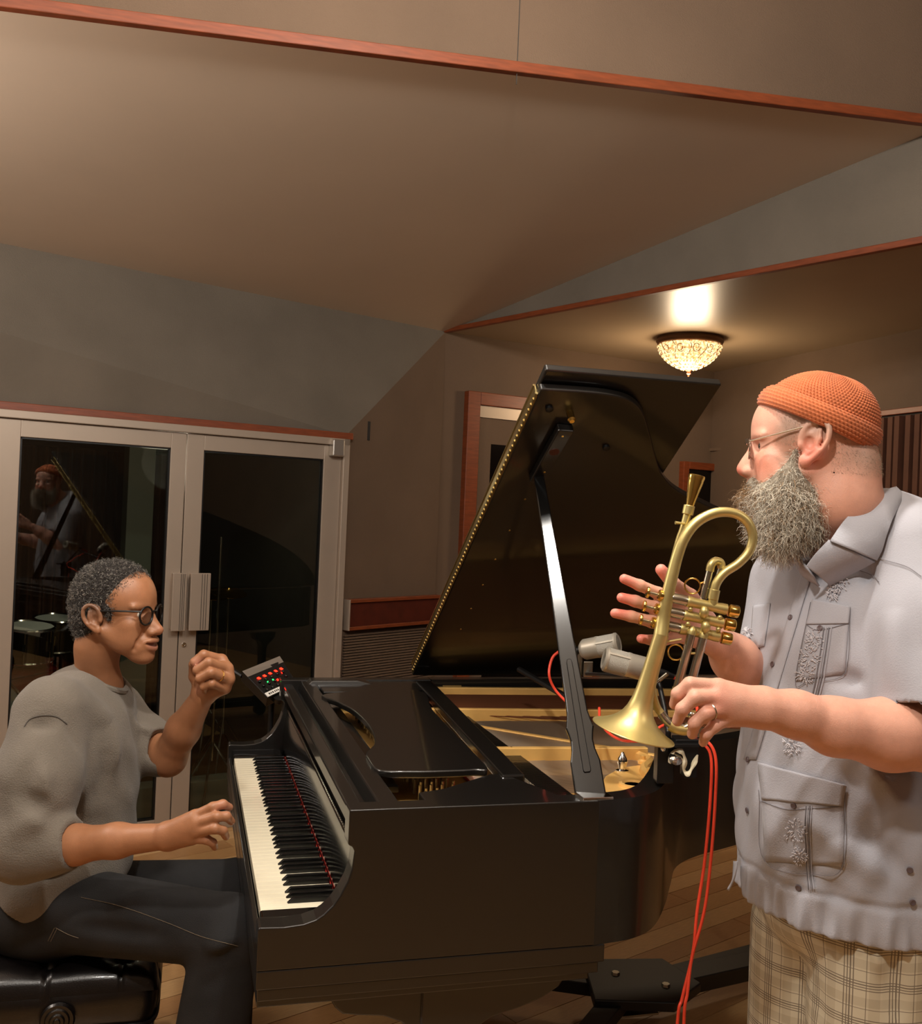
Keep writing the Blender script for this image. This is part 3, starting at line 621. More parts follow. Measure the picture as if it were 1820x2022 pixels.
# ================================================================ signed-distance modelling (bodies, clothes)
class SDF:
    """Blends capsules, ellipsoids and boxes smoothly and meshes the result with surface nets in sparse blocks."""
    B = 12
    def __init__(s, h): s.h = h; s.ops = []
    # each op: (kind, k, bound centre-segment a, b, bound radius, fn)
    def _add(s, kind, k, a, b, r, fn): s.ops.append((kind, k, np.array(a, float), np.array(b, float), r, fn)); return s
    def cap(s, a, b, ra, rb=None, k=.01, kind='u'):
        a, b = np.array(a, float), np.array(b, float); rb = ra if rb is None else rb
        ab = b-a; L = max(1e-12, ab@ab)
        def fn(p, a=a, ab=ab, L=L, ra=ra, rb=rb):
            h = np.clip(((p-a)@ab)/L, 0, 1); q = p-a-h[..., None]*ab
            return np.sqrt((q*q).sum(-1))-(ra+(rb-ra)*h)
        return s._add(kind, k, a, b, max(ra, rb), fn)
    def chain(s, P, R, k=.01, kind='u'):
        R = np.broadcast_to(R, (len(P),))
        for i in range(len(P)-1): s.cap(P[i], P[i+1], R[i], R[i+1], k, kind)
        return s
    def ell(s, c, r, M=None, k=.01, kind='u'):
        c = np.array(c, float); r = np.array(r, float); M = np.eye(3) if M is None else np.array(M, float)   # rows = local axes
        def fn(p, c=c, r=r, M=M):
            q = (p-c)@M.T; a = np.sqrt(((q/r)**2).sum(-1))+1e-9; b = np.sqrt(((q/(r*r))**2).sum(-1))+1e-9
            return a*(a-1)/b
        return s._add(kind, k, c, c, r.max(), fn)
    def box(s, c, r, M=None, rd=.01, k=.01, kind='u'):
        c = np.array(c, float); r = np.array(r, float)-rd; M = np.eye(3) if M is None else np.array(M, float)
        def fn(p):
            q = np.abs((p-c)@M.T)-r
            return np.sqrt((np.maximum(q, 0)**2).sum(-1))+np.minimum(q.max(-1), 0)-rd
        return s._add(kind, k, c, c, float(np.linalg.norm(r))+rd, fn)
    def fold(s, a, b, wd, amp):          # soft ridge (amp > 0) or valley (amp < 0) in the surface
        a, b = np.array(a, float), np.array(b, float); ab = b-a; L = ab@ab
        def fn(p):
            t = np.clip(((p-a)@ab)/L, 0, 1); q = p-a-t[..., None]*ab
            return -amp*np.exp(-(q*q).sum(-1)/(wd*wd))*np.sin(np.pi*np.clip(t, .0, 1)*.94+.09)
        return s._add('d', .001, a, b, wd*2.2, fn)
    def plane(s, P, n, k=.004, kind='s', rad=1., c=None):      # cuts away what lies on the +n side
        P = np.array(P, float); n = nrm(n)
        def fn(p): return -((p-P)@n)
        cc = P if c is None else c
        return s._add('sp', k, cc, cc, rad, fn)
    @staticmethod
    def _segd(c, a, b):
        ab = b-a; L = ab@ab
        h = np.clip(((c-a)@ab)/L, 0, 1) if L > 1e-12 else np.zeros(len(c))
        return np.linalg.norm(c-a-h[:, None]*ab, axis=1)
    def mesh(s):
        h, B = s.h, s.B
        lo = np.min([np.minimum(o[2], o[3])-o[4] for o in s.ops if o[0] == 'u'], axis=0)-3*h
        hi = np.max([np.maximum(o[2], o[3])+o[4] for o in s.ops if o[0] == 'u'], axis=0)+3*h
        nb = np.ceil((hi-lo)/(h*B)).astype(int)
        I = np.stack(np.meshgrid(*[np.arange(n) for n in nb], indexing='ij'), -1).reshape(-1, 3)
        C = lo+(I+.5)*h*B; hd = h*B*.87
        # blocks: coarse distance at centres
        D = np.full(len(C), 9.)
        for kind, k, a, b, r, fn in s.ops:
            if kind != 'u': continue
            idx = np.nonzero(s._segd(C, a, b) < r+hd*1.3+.02)[0]
            if len(idx): D[idx] = np.minimum(D[idx], fn(C[idx]))
        keep = np.zeros(len(C), bool)
        keep[:] = D < hd*1.15+.022
        # fully inside blocks can still be carved: keep those near any cut, drop the others
        deep = D < -(hd*1.15+.02)
        cut = np.zeros(len(C), bool)
        for kind, k, a, b, r, fn in s.ops:
            if kind in ('s', 'sp'): cut |= s._segd(C, a, b) < r+hd+.01
        keep &= ~deep | cut
        I = I[keep]; C = C[keep]
        g = np.arange(B+1)
        G = np.stack(np.meshgrid(g, g, g, indexing='ij'), -1).reshape(-1, 3)
        val = np.full((len(I), len(G)), 9., np.float32)
        for kind, k, a, b, r, fn in s.ops:
            idx = np.nonzero(s._segd(C, a, b) < r+hd+k+.012)[0]
            for q in range(0, len(idx), 256):
                ii = idx[q:q+256]
                p = lo+(I[ii][:, None, :]*B+G[None])*h
                d = fn(p); v = val[ii]
                if kind == 'u':
                    t = np.maximum(k-np.abs(v-d), 0)/k; v = np.minimum(v, d)-t*t*k*.25
                elif kind == 's':
                    t = np.maximum(k-np.abs(-d-v), 0)/k; v = np.maximum(v, -d)+t*t*k*.25
                elif kind == 'sp':
                    inside = s._segd(p.reshape(-1, 3), a, b).reshape(d.shape) < r
                    v = np.where(inside, np.maximum(v, -d), v)
                elif kind == 'i':
                    v = np.maximum(v, d)
                elif kind == 'd':
                    v = v+d
                val[ii] = v
        val = val.reshape(len(I), B+1, B+1, B+1)
        sg = val < 0
        act = ~(sg.all((1, 2, 3)) | (~sg).all((1, 2, 3)))
        I, val, sg = I[act], val[act], sg[act]
        c = [(x, y, z) for x in (0, 1) for y in (0, 1) for z in (0, 1)]
        cs = np.stack([sg[:, x:B+x, y:B+y, z:B+z] for x, y, z in c], -1)
        mx = cs.any(-1) & ~cs.all(-1)
        bi, ci, cj, ck = np.nonzero(mx)
        cv = np.stack([val[bi, ci+x, cj+y, ck+z] for x, y, z in c], -1)
        acc = np.zeros((len(bi), 3)); cnt = np.zeros(len(bi))
        for e0 in range(8):
            for ax in range(3):
                e1 = e0 | (4 >> ax)
                if e1 == e0: continue
                a_, b_ = cv[:, e0], cv[:, e1]; m = (a_ < 0) != (b_ < 0)
                t = np.where(m, a_/np.where(m, a_-b_, 1), 0)
                P = np.array(c[e0], float)[None] + np.zeros((len(bi), 3)); P[:, ax] += t
                acc += P*m[:, None]; cnt += m
        gi = I[bi]*B+np.stack([ci, cj, ck], -1)
        pos = lo+(gi+acc/cnt[:, None])*h
        Sx = (nb+1)*B+3; key = (gi[:, 0]*Sx[1]+gi[:, 1])*Sx[2]+gi[:, 2]
        od = np.argsort(key); key, pos = key[od], pos[od]
        quads = []
        for ax in range(3):
            a0 = sg[:, :B, :B, :B]; sl = [slice(0, B)]*3; sl[ax] = slice(1, B+1); a1 = sg[(slice(None), *sl)]
            q = np.nonzero(a0 != a1); gi2 = I[q[0]]*B+np.stack(q[1:], -1)
            u = np.zeros(3, int); v = np.zeros(3, int); u[(ax+1) % 3] = 1; v[(ax+2) % 3] = 1
            kk = []
            for o in (gi2, gi2-u, gi2-u-v, gi2-v): kk.append((o[:, 0]*Sx[1]+o[:, 1])*Sx[2]+o[:, 2])
            kk = np.stack(kk, -1); fl_ = a0[q]; kk[~fl_] = kk[~fl_][:, ::-1]
            quads.append(kk)
        Q = np.concatenate(quads); ix = np.searchsorted(key, Q); ix = np.clip(ix, 0, len(key)-1)
        ok = (key[ix] == Q).all(-1); return pos, ix[ok]
    def build(s, name, m, parent=None, smooth_it=1, fn=None, clean=None):
        V, Q = s.mesh()
        if clean: V, Q = islands(V, Q, clean)
        if fn is not None: V = fn(V)
        me = bpy.data.meshes.new(name); me.vertices.add(len(V)); me.vertices.foreach_set('co', V.astype(np.float32).ravel())
        me.loops.add(len(Q)*4); me.loops.foreach_set('vertex_index', Q.astype(np.int32).ravel())
        me.polygons.add(len(Q)); me.polygons.foreach_set('loop_start', np.arange(0, len(Q)*4, 4, dtype=np.int32))
        me.polygons.foreach_set('use_smooth', np.ones(len(Q), bool)); me.update(); me.validate()
        o = link(name, me, m, parent)
        if smooth_it:
            sm = o.modifiers.new('smooth', 'SMOOTH'); sm.factor = .5; sm.iterations = smooth_it
        return o
def islands(V, Q, keep=1):         # keep the largest connected pieces
    lab = np.arange(len(V))
    for _ in range(400):
        m = lab[Q].min(1); new = lab.copy(); np.minimum.at(new, Q.ravel(), np.repeat(m, 4)); new = new[new]
        if (new == lab).all(): break
        lab = new
    u, c = np.unique(lab, return_counts=True); top = u[np.argsort(-c)[:keep]]
    mk = np.isin(lab, top); idx = np.cumsum(mk)-1; Q = Q[mk[Q].all(1)]
    return V[mk], idx[Q]
def paint(o, base, spots, name='Col'):      # own colour of the thing: soft spots of (centre, radius, colour, strength)
    me = o.data; n = len(me.vertices); V = np.empty(n*3, np.float32); me.vertices.foreach_get('co', V); V = V.reshape(-1, 3)
    c = np.tile(np.array(srgb(base)), (n, 1))
    for ce, r, col, st_ in spots:
        r = np.array(r, float); d = np.sqrt((((V-np.array(ce))/r)**2).sum(1)); w_ = st_*np.clip(1.5*(1-d), 0, 1)
        w_ = w_*w_*(3-2*w_) if st_ >= 1 else w_
        c = c*(1-w_[:, None])+np.array(srgb(col))*w_[:, None]
    a = me.color_attributes.new(name, 'FLOAT_COLOR', 'POINT'); a.data.foreach_set('color', np.concatenate([c, np.ones((n, 1))], 1).astype(np.float32).ravel())

def fingers(s, spec, k=.004):
    """spec: list of (points, radii)"""
    for P, R in spec:
        s.chain(P, R, k)
        tip = np.array(P[-1]); d = nrm(tip-np.array(P[-2]))
def head(s, H, f, up, sc=1., chin=1., nose=1., k=.012, jaw=1., full=1.):
    """H: point between the ears at eye height; f: facing; local x forward, y to the head's left, z up"""
    f = nrm(f); up = nrm(np.array(up)-f*np.dot(up, f)); l = np.cross(up, f); Mx = np.stack([f, l, up])
    def P(x, y, z): return np.array(H)+sc*(x*f+y*l+z*up)
    R = lambda *r: np.array(r)*sc
    s.ell(P(-.012, 0, .038), R(.098, .076, .082), Mx, k)                # cranium
    s.ell(P(.030, 0, .030), R(.066, .066, .072), Mx, .02)               # forehead
    s.ell(P(.036, 0, -.030), R(.058, .056, .058), Mx, .02)              # face
    for y in (-1, 1):
        s.cap(P(.002, y*.058, -.045), P(.062, y*.022, -.100), .014*sc*jaw, .014*sc, .03)     # jaw line
        s.ell(P(.060, y*.040, -.026), R(.022, .021, .018), Mx, .02)     # cheek bone
        s.ell(P(.045, y*.045*full, -.058), R(.034, .020, .032), Mx, .02)
    s.ell(P(.074, 0, -.100*chin), R(.021, .024, .018), Mx, .018)        # chin
    s.ell(P(.066, 0, -.070), R(.030, .032, .026), Mx, .018)             # mouth mound
    for y in (-1, 1):
        s.ell(P(.092, y*.033, .000), R(.019, .0165, .0125), Mx, .012, 's')    # eye sockets
        s.cap(P(.083, y*.014, .018), P(.073, y*.052, .017), .0088*sc, .0065*sc, .010)   # brow ridge
    for y in (-1, 1):
        s.ell(P(.0665, y*.0325, .000), R(.0145, .0150, .0140), Mx, .004)   # lids
        s.ell(P(.0845, y*.0330, -.001), R(.0075, .0125, .0050), Mx, .002, 's')
    s.chain([P(.080, 0, .014), P(.088, 0, -.008), P(.098, 0, -.028), P(.105*nose, 0, -.040)], np.array([.0085, .0095, .0115, .0125])*sc, .012)
    s.chain([P(.078, 0, -.010), P(.088, 0, -.040)], [.014*sc, .019*sc], .012)
    for y in (-1, 1): s.ell(P(.094*nose, y*.0145*nose, -.045), R(.0125, .0085, .0085), Mx, .006)  # wings
    for y in (-1, 1): s.ell(P(.100, y*.0085, -.0545), R(.0055, .0034, .004), Mx, .003, 's')
    return P, Mx
def lips(s, P, Mx, sc=1., open_=.0, x=.096, z=-.073):
    R = lambda *r: np.array(r)*sc
    s.chain([P(x-.022, -.026, z+.001), P(x-.004, -.012, z+.005), P(x+.002, 0, z+.0045), P(x-.004, .012, z+.005), P(x-.022, .026, z+.001)], np.array([.003, .0048, .0055, .0048, .003])*sc, .005)
    s.chain([P(x-.022, -.024, z-.002), P(x-.006, -.012, z-.008-open_), P(x-.0015, 0, z-.010-open_), P(x-.006, .012, z-.008-open_), P(x-.022, .024, z-.002)], np.array([.003, .0052, .0062, .0052, .003])*sc, .005)
    s.cap(P(x+.004, -.018, z-.002-open_*.5), P(x+.004, .018, z-.002-open_*.5), (.0018+open_*.6)*sc, None, .002, 's')
def ear(s, P, Mx, y, sc=1., z0=-.018, x0=-.010, tilt=.18, big=1.):
    f, l, u = Mx
    def E(a, b, o=0.): # a: forward, b: up within the ear's plane, o: outwards
        b, a = b*big, a*big
        return P(x0+a+b*-tilt, y*(.0705+o+max(0, -a)*.28), z0+b)
    rim = [E(.013, -.006, .003), E(.015, .006, .005), E(.012, .020, .008), E(.003, .030, .010), E(-.009, .032, .012), E(-.019, .024, .013), E(-.023, .010, .013), E(-.021, -.005, .012), E(-.014, -.018, .010), E(-.005, -.028, .007), E(.003, -.033, .005)]
    s.ell(E(-.003, .002, .004), np.array([.0195, .0065, .030])*sc*big, Mx, .006)
    s.chain(catmull(rim, 3), .0040*sc*big, .004)
    s.ell(E(.003, -.028, .006), np.array([.0085, .0060, .0095])*sc*big, Mx, .005)
    s.chain([E(-.010, .018, .0105), E(-.012, .004, .0110), E(-.009, -.012, .0100), E(.000, -.018, .009)], .0030*sc, .004)
    s.ell(E(.002, -.002, .0115), np.array([.0080, .0062, .0100])*sc*big, Mx, .003, 's')
    s.chain([E(.005, .018, .0125), E(-.005, .024, .0145), E(-.015, .018, .0165), E(-.0175, .004, .0165), E(-.0150, -.008, .015)], .0026*sc, .004, 's')
    s.ell(E(.013, -.005, .007), np.array([.0045, .004, .0065])*sc*big, Mx, .003)
from mathutils.bvhtree import BVHTree
UP = np.array([0, 0, 1.])
def A3(px, py, d): return at(px, py, d)
def strands(name, roots, dirs, length, rad, m, parent, curl=.003, freq=3., nseg=9, cols=None, sag=0., flare=0.):
    n = len(roots); t = np.linspace(0, 1, nseg)
    L = length*(.6+.8*rng.random(n)); ph = rng.random((n, 2))*6.28; fr = freq*(.6+.8*rng.random((n, 2)))
    d = dirs/np.linalg.norm(dirs, axis=1)[:, None]
    a = np.cross(d, rng.normal(size=(n, 3))); a /= np.linalg.norm(a, axis=1)[:, None]; b = np.cross(d, a)
    P = roots[:, None]+d[:, None]*(L[:, None]*t)[..., None]
    cu = curl*(.5+rng.random(n))
    P = P+a[:, None]*(cu[:, None]*(np.sin(ph[:, :1]+6.28*fr[:, :1]*t)-np.sin(ph[:, :1])))[..., None]+b[:, None]*(cu[:, None]*(np.cos(ph[:, 1:]+6.28*fr[:, 1:]*t)-np.cos(ph[:, 1:])))[..., None]
    P[..., 2] -= sag*(L[:, None]*t*t)
    rr = rad*(1-.7*t)
    V = []
    for k in range(3):
        q = 2.094*k; V.append(P+(a[:, None]*math.cos(q)+b[:, None]*math.sin(q))*rr[None, :, None])
    V = np.stack(V, 2)      # n, seg, 3, xyz
    base = np.arange(n)[:, None, None]*nseg*3+np.arange(nseg-1)[None, :, None]*3; k = np.arange(3)[None, None]; k2 = (k+1) % 3
    Q = np.stack([base+k, base+k2, base+3+k2, base+3+k], -1).reshape(-1, 4)
    me = bpy.data.meshes.new(name); VV = V.reshape(-1, 3).astype(np.float32)
    me.vertices.add(len(VV)); me.vertices.foreach_set('co', VV.ravel()); me.loops.add(len(Q)*4); me.loops.foreach_set('vertex_index', Q.astype(np.int32).ravel())
    me.polygons.add(len(Q)); me.polygons.foreach_set('loop_start', np.arange(0, len(Q)*4, 4, dtype=np.int32)); me.polygons.foreach_set('use_smooth', np.ones(len(Q), bool)); me.update()
    if cols is not None:
        c = np.repeat(cols, nseg*3, axis=0); a_ = me.color_attributes.new('Col', 'FLOAT_COLOR', 'POINT')
        a_.data.foreach_set('color', np.concatenate([c, np.ones((len(c), 1))], 1).astype(np.float32).ravel())
    return link(name, me, m, parent)
def bvh_of(o):
    me = o.data; V = np.empty(len(me.vertices)*3, np.float32); me.vertices.foreach_get('co', V)
    return BVHTree.FromPolygons([tuple(v) for v in V.reshape(-1, 3)], [tuple(p.vertices) for p in me.polygons])
def surf(bv, px, py):
    r = Fv+(px-910)/FPX*Rv-(py-1011)/FPX*Uv
    loc, nor, i, d = bv.ray_cast(Vector(CAM), Vector(nrm(r)), 6)
    if loc is None: return None, None
    nor = np.array(nor)
    if nor@r > 0: nor = -nor
    return np.array(loc), nor
def gravity_tip(pts): return pts
M['skinB'] = mat('fair_skin', (.86, .60, .48), .48, attr='Col', var=.05, vs=60, bump=.12, bs=500, sss=.12)
M['skinP'] = mat('brown_skin', (.60, .38, .25), .45, attr='Col', var=.05, vs=60, bump=.12, bs=500, sss=.08)
M['hairA'] = mat('hair_strand', (.5, .5, .5), .5, attr='Col')
M['shirt'] = mat('pale_grey_shirt_cotton', (.66, .66, .69), .82, bump=.18, bs=420, var=.03, vs=5, sheen=.1)
M['shirt_stitch'] = mat('pale_embroidery_thread', (.80, .79, .81), .5)
M['shirt_seam'] = mat('grey_seam_thread', (.47, .46, .48), .9)
M['sweat'] = mat('faded_olive_grey_sweatshirt', (.44, .41, .37), .95, bump=.5, bs=330, var=.16, vs=7, sheen=.15)
M['jeans'] = mat('black_denim', (.125, .125, .13), .9, bump=.4, bs=600, var=.35, vs=9)
M['button'] = mat('grey_button', (.38, .33, .34), .35)
M['sole'] = mat('sneaker_rubber', (.25, .24, .23), .7)
# plaid cloth
pm_ = bpy.data.materials.new('plaid_cotton'); pm_.use_nodes = True; nt = pm_.node_tree; Nn = nt.nodes; Ln = nt.links
tcn = Nn.new('ShaderNodeTexCoord'); sep = Nn.new('ShaderNodeSeparateXYZ')
mpn = Nn.new('ShaderNodeMapping'); mpn.inputs['Rotation'].default_value = (0, .10, .45)
nz = Nn.new('ShaderNodeTexNoise'); nz.inputs['Scale'].default_value = 4
va = Nn.new('ShaderNodeVectorMath'); va.operation = 'MULTIPLY_ADD'; va.inputs[1].default_value = (.012,)*3
Ln.new(tcn.outputs['Object'], nz.inputs[0]); Ln.new(nz.outputs['Color'], va.inputs[0]); Ln.new(tcn.outputs['Object'], va.inputs[2]); Ln.new(va.outputs[0], mpn.inputs[0]); Ln.new(mpn.outputs[0], sep.inputs[0])
def mth(op, a, b=None, c=None):
    n = Nn.new('ShaderNodeMath'); n.operation = op
    for i, v in enumerate((a, b, c)):
        if v is None: continue
        if isinstance(v, (int, float)): n.inputs[i].default_value = v
        else: Ln.new(v, n.inputs[i])
    return n.outputs[0]
def lines(sock, period):
    u = mth('FRACT', mth('DIVIDE', sock, period)); tot = None
    for c_, w_ in ((.10, .012), (.17, .012), (.24, .016), (.31, .012), (.60, .008)):
        l_ = mth('LESS_THAN', mth('ABSOLUTE', mth('SUBTRACT', u, c_)), w_); tot = l_ if tot is None else mth('MAXIMUM', tot, l_)
    band = mth('LESS_THAN', mth('ABSOLUTE', mth('SUBTRACT', u, .78)), .12)
    return tot, band
atn = Nn.new('ShaderNodeAttribute'); atn.attribute_name = 'cloth_u'; ang_ = mth('ADD', atn.outputs['Fac'], 2.0)
l1, b1 = lines(sep.outputs[2], .062); l2, b2 = lines(ang_, .078)
ln2 = mth('MAXIMUM', l1, l2); bd = mth('MULTIPLY', mth('ADD', b1, b2), .5)
m1 = Nn.new('ShaderNodeMix'); m1.data_type = 'RGBA'; m1.inputs[6].default_value = (*srgb((.80, .76, .66)), 1); m1.inputs[7].default_value = (*srgb((.70, .65, .55)), 1); Ln.new(bd, m1.inputs[0])
m2 = Nn.new('ShaderNodeMix'); m2.data_type = 'RGBA'; Ln.new(m1.outputs[2], m2.inputs[6]); m2.inputs[7].default_value = (*srgb((.34, .28, .24)), 1); Ln.new(mth('MULTIPLY', ln2, .8), m2.inputs[0])
Ln.new(m2.outputs[2], Nn['Principled BSDF'].inputs['Base Color']); Nn['Principled BSDF'].inputs['Roughness'].default_value = .9
M['plaid'] = pm_

# ================================================================ STANDING MAN WITH THE HORN
mb_loc = at(1660, 1500, 1.80)*[1, 1, 0]
man = thing('person', mb_loc, 'bearded man standing at right in orange knit cap, pale grey shirt and plaid shorts', 'person')
a_ = math.radians(20); fB = -Rv*math.cos(a_)+Fv*math.sin(a_); fB[2] = .0; HB = at(1594, 884, 1.74)
b = SDF(.0022)
P, Mx = head(b, HB, fB, UP, 1.0, nose=1.02)
ear(b, P, Mx, 1, z0=.004, x0=-.006, big=1.12); ear(b, P, Mx, -1, z0=.004, x0=-.006, big=1.12)
lips(b, P, Mx, x=.093, z=-.070)
NB = at(1700, 1075, 1.80)
b.chain([P(-.045, 0, -.035), P(-.055, 0, -.09), NB], [.062, .064, .080], .03)
b.ell(P(-.085, 0, -.03), (.032, .045, .04), Mx, .03)
b.cap(P(.0, 0, -.10), at(1665, 1090, 1.78), .045, .055, .03)
# hidden core of the body down to the pelvis, legs
ch = at(1672, 1220, 1.80); pv = at(1675, 1700, 1.80)
b.chain([NB, ch, at(1665, 1450, 1.80), pv], [.07, .075, .08, .09], .03)
shL, shR = at(1812, 1110, 1.67), at(1560, 1150, 1.95)
b.cap(ch+UP*.06, shL, .05, .045, .03).cap(ch+UP*.06, shR, .05, .045, .03)
elL, wrL = at(1842, 1455, 1.575), at(1512, 1399, 1.50)
b.chain([shL, elL], [.045, .052], .03)
b.chain([elL, at(1754, 1450, 1.56), at(1645, 1434, 1.535), at(1570, 1410, 1.515), wrL], [.054, .0545, .0425, .0335, .0315], .02)
# left hand
def hp(L): return [at(*q) for q in L]
dH = 1.485
kn = [(1418, 1359, 1.485), (1416, 1379, 1.475), (1424, 1399, 1.475), (1437, 1418, 1.485)]
for q, r in zip(kn, (.0150, .0150, .0145, .0135)): b.cap(at(1500, 1396+(q[1]-1390)*.25, 1.50), at(*q), .021, r, .016)
fs = [([(1418, 1357, 1.485), (1362, 1351, 1.475), (1338, 1370, 1.480), (1331, 1391, 1.495)], (.0128, .0108, .0095, .0080)),
      ([(1416, 1377, 1.475), (1372, 1378, 1.46), (1347, 1400, 1.462), (1337, 1424, 1.475)], (.0128, .0110, .0097, .0080)),
      ([(1424, 1397, 1.475), (1392, 1409, 1.46), (1371, 1428, 1.462), (1366, 1450, 1.475)], (.0125, .0107, .0094, .0078)),
      ([(1437, 1418, 1.485), (1411, 1433, 1.47), (1394, 1450, 1.47), (1388, 1466, 1.48)], (.0110, .0092, .0082, .0070)),
      ([(1480, 1408, 1.515), (1440, 1412, 1.535), (1405, 1416, 1.54), (1378, 1418, 1.535)], (.0165, .0125, .0110, .0090))]
fingers(b, [(hp(p), r) for p, r in fs], .0045)
# right arm and hand behind the horn
wrR = at(1425, 1272, 1.76); elR = at(1535, 1420, 1.88)
b.chain([shR, elR], [.045, .048], .03).chain([elR, at(1480, 1335, 1.83), at(1450, 1300, 1.79), wrR], [.05, .047, .040, .031], .02)
kn = [(1352, 1192, 1.69), (1348, 1214, 1.685), (1347, 1237, 1.69), (1352, 1256, 1.70)]
for q in kn: b.cap(at(1412, 1262+(q[1]-1225)*.2, 1.75), at(*q), .020, .0142, .016)
fs = [([(1352, 1192, 1.69), (1300, 1172, 1.655), (1263, 1156, 1.642), (1232, 1143, 1.638)], (.0125, .0105, .0094, .0082)),
      ([(1348, 1214, 1.685), (1292, 1200, 1.655), (1254, 1187, 1.642), (1227, 1180, 1.638)], (.0125, .0108, .0097, .0084)),
      ([(1347, 1237, 1.69), (1288, 1228, 1.655), (1246, 1217, 1.642), (1214, 1211, 1.638)], (.0120, .0104, .0093, .0082)),
      ([(1352, 1256, 1.70), (1312, 1263, 1.67), (1286, 1264, 1.655), (1265, 1261, 1.65)], (.0110, .0095, .0085, .0076)),
      ([(1395, 1225, 1.735), (1362, 1178, 1.70), (1328, 1152, 1.675), (1305, 1125, 1.66)], (.0180, .0135, .0115, .0098))]
fingers(b, [(hp(p), r) for p, r in fs], .0045)
# legs under the shorts, on the floor
hL, hR = at(1740, 1800, 1.715), at(1603, 1800, 1.885)
kL, kR = hL*[1, 1, 0]+UP*.48, hR*[1, 1, 0]+UP*.48
for h_, k_ in ((hL, kL), (hR, kR)):
    b.chain([pv, h_], [.09, .08], .03)
    b.chain([h_, k_, k_*[1, 1, 0]+UP*.30, k_*[1, 1, 0]+UP*.09], [.08, .056, .054, .036], .03)
fT = nrm(-Rv*math.cos(.4)-Fv*math.sin(.4)); fT[2] = 0; fT = nrm(fT)      # the way his chest faces
for k_ in (kL, kR): b.cap(k_*[1, 1, 0]+UP*.05-fT*.03, k_*[1, 1, 0]+UP*.035+fT*.14, .036, .03, .02)
body = b.build('body', M['skinB'], man, 2)
pink = (.90, .50, .42); sc_ = (.66, .60, .54)
paint(body, (.86, .64, .55), [(P(.118, 0, -.045), .022, pink, .8), (P(.07, .05, -.035), .035, (.88, .56, .46), .8), (P(-.01, .08, -.02), .034, pink, .65),
    (P(-.035, .07, .035), (.075, .075, .030), sc_, .55), (P(-.085, .03, -.02), (.055, .055, .045), (.58, .52, .46), .6), (P(.03, .066, .030), (.03, .03, .035), sc_, .55),
    (P(.03, .06, -.03), (.02, .03, .035), (.62, .52, .44), .5), (P(.02, .04, -.085), .05, (.5, .42, .34), .6),
    (at(1232, 1143, 1.64), .03, (.95, .52, .46), .7), (at(1227, 1180, 1.64), .03, (.95, .52, .46), .7), (at(1214, 1211, 1.64), .03, (.95, .52, .46), .7), (at(1265, 1261, 1.65), .02, (.95, .5, .45), .7), (at(1305, 1125, 1.66), .025, (.95, .52, .46), .7),
    (at(1410, 1390, 1.47), .035, (.90, .55, .47), .4)])
# eye, eyebrow
for y in (1, -1):
    MB().ball(P(.0695, y*.0328, -.001), .0118, 16, 12).build('eye', mat('eye_white', (.85, .82, .78), .2), man, smooth=True)
    d_ = P(.0715+.0112, y*.0325, -.001); MB().ball(P(.0745, y*.0345, -.001), .0074, 12, 8).build('iris', mat('iris', (.22, .20, .16), .15), man, smooth=True)
n_ = 160; yy = rng.random(n_); bs_ = np.array([P(.086-.022*t*t, s_*(.012+.038*t), .017+.004*math.sin(3*t)+rng.normal()*.002) for t, s_ in zip(yy, rng.choice([-1, 1], n_))])
strands('eyebrow', bs_, np.array([Mx[1]*np.sign((q-HB)@Mx[1])+Mx[0]*-.3+UP*.2+rng.normal(size=3)*.3 for q in bs_]), .007, .0003, M['hairA'], man, .0004, 1, 4, np.tile(srgb((.50, .42, .35)), (n_, 1)))
# knit cap
cpn = nrm(np.array([-.40, 0, .915])); e1 = nrm(np.array([.915, 0, .40])); e2 = np.array([0, 1., 0])
ctr = np.array([-.014, 0, .047])
def capmesh(name, t0, t1, rows, stitches, extra, amp, mres=3, sres=4, herring=False, nosec=None):
    nr, ns = rows*mres+1, stitches*sres; V = []; Fc = []
    el = np.linspace(t0, t1, nr); ph = np.arange(ns)/ns*2*math.pi
    EL, PH = np.meshgrid(el, ph, indexing='ij')
    rad_ = np.array([.100, .0855, .083])
    Dx = np.cos(EL)[..., None]*(np.cos(PH)[..., None]*e1+np.sin(PH)[..., None]*e2)+np.sin(EL)[..., None]*cpn
    r = 1/np.sqrt(((Dx/rad_)**2).sum(-1))
    row = (EL-t0)/(t1-t0)*rows; st = PH/(2*math.pi)*stitches
    sk = (row % 2 > 1)*.5 if herring else np.floor(row)*.5
    bump = np.abs(np.sin(np.pi*row))**.6*(.15+.85*np.abs(np.sin(np.pi*(st+sk+(.5*(row % 1) if herring else 0)))))
    ex = extra(EL) if callable(extra) else extra
    r = r+ex+amp*bump*np.clip(np.cos(EL)*2.2, .15, 1)
    Q = ctr+Dx*r[..., None]
    Wd = np.array(HB)+Q[..., :1]*Mx[0]+Q[..., 1:2]*Mx[1]+Q[..., 2:]*Mx[2]
    V = Wd.reshape(-1, 3)
    i, j = np.meshgrid(np.arange(nr-1), np.arange(ns), indexing='ij'); j2 = (j+1) % ns
    Qd = np.stack([i*ns+j, i*ns+j2, (i+1)*ns+j2, (i+1)*ns+j], -1).reshape(-1, 4)
    me = bpy.data.meshes.new(name); me.from_pydata(V.tolist(), [], Qd.tolist()); me.polygons.foreach_set('use_smooth', [True]*len(me.polygons)); me.update(); return me
M['knit'] = mat('orange_knit_yarn', (.77, .42, .24), .9, var=.12, vs=40, bump=.3, bs=900, sheen=.2)
kcap = thing('knit_cap', P(-.01, 0, .13), 'orange ribbed knit skull cap with rolled edge worn by the bearded man', 'cap')
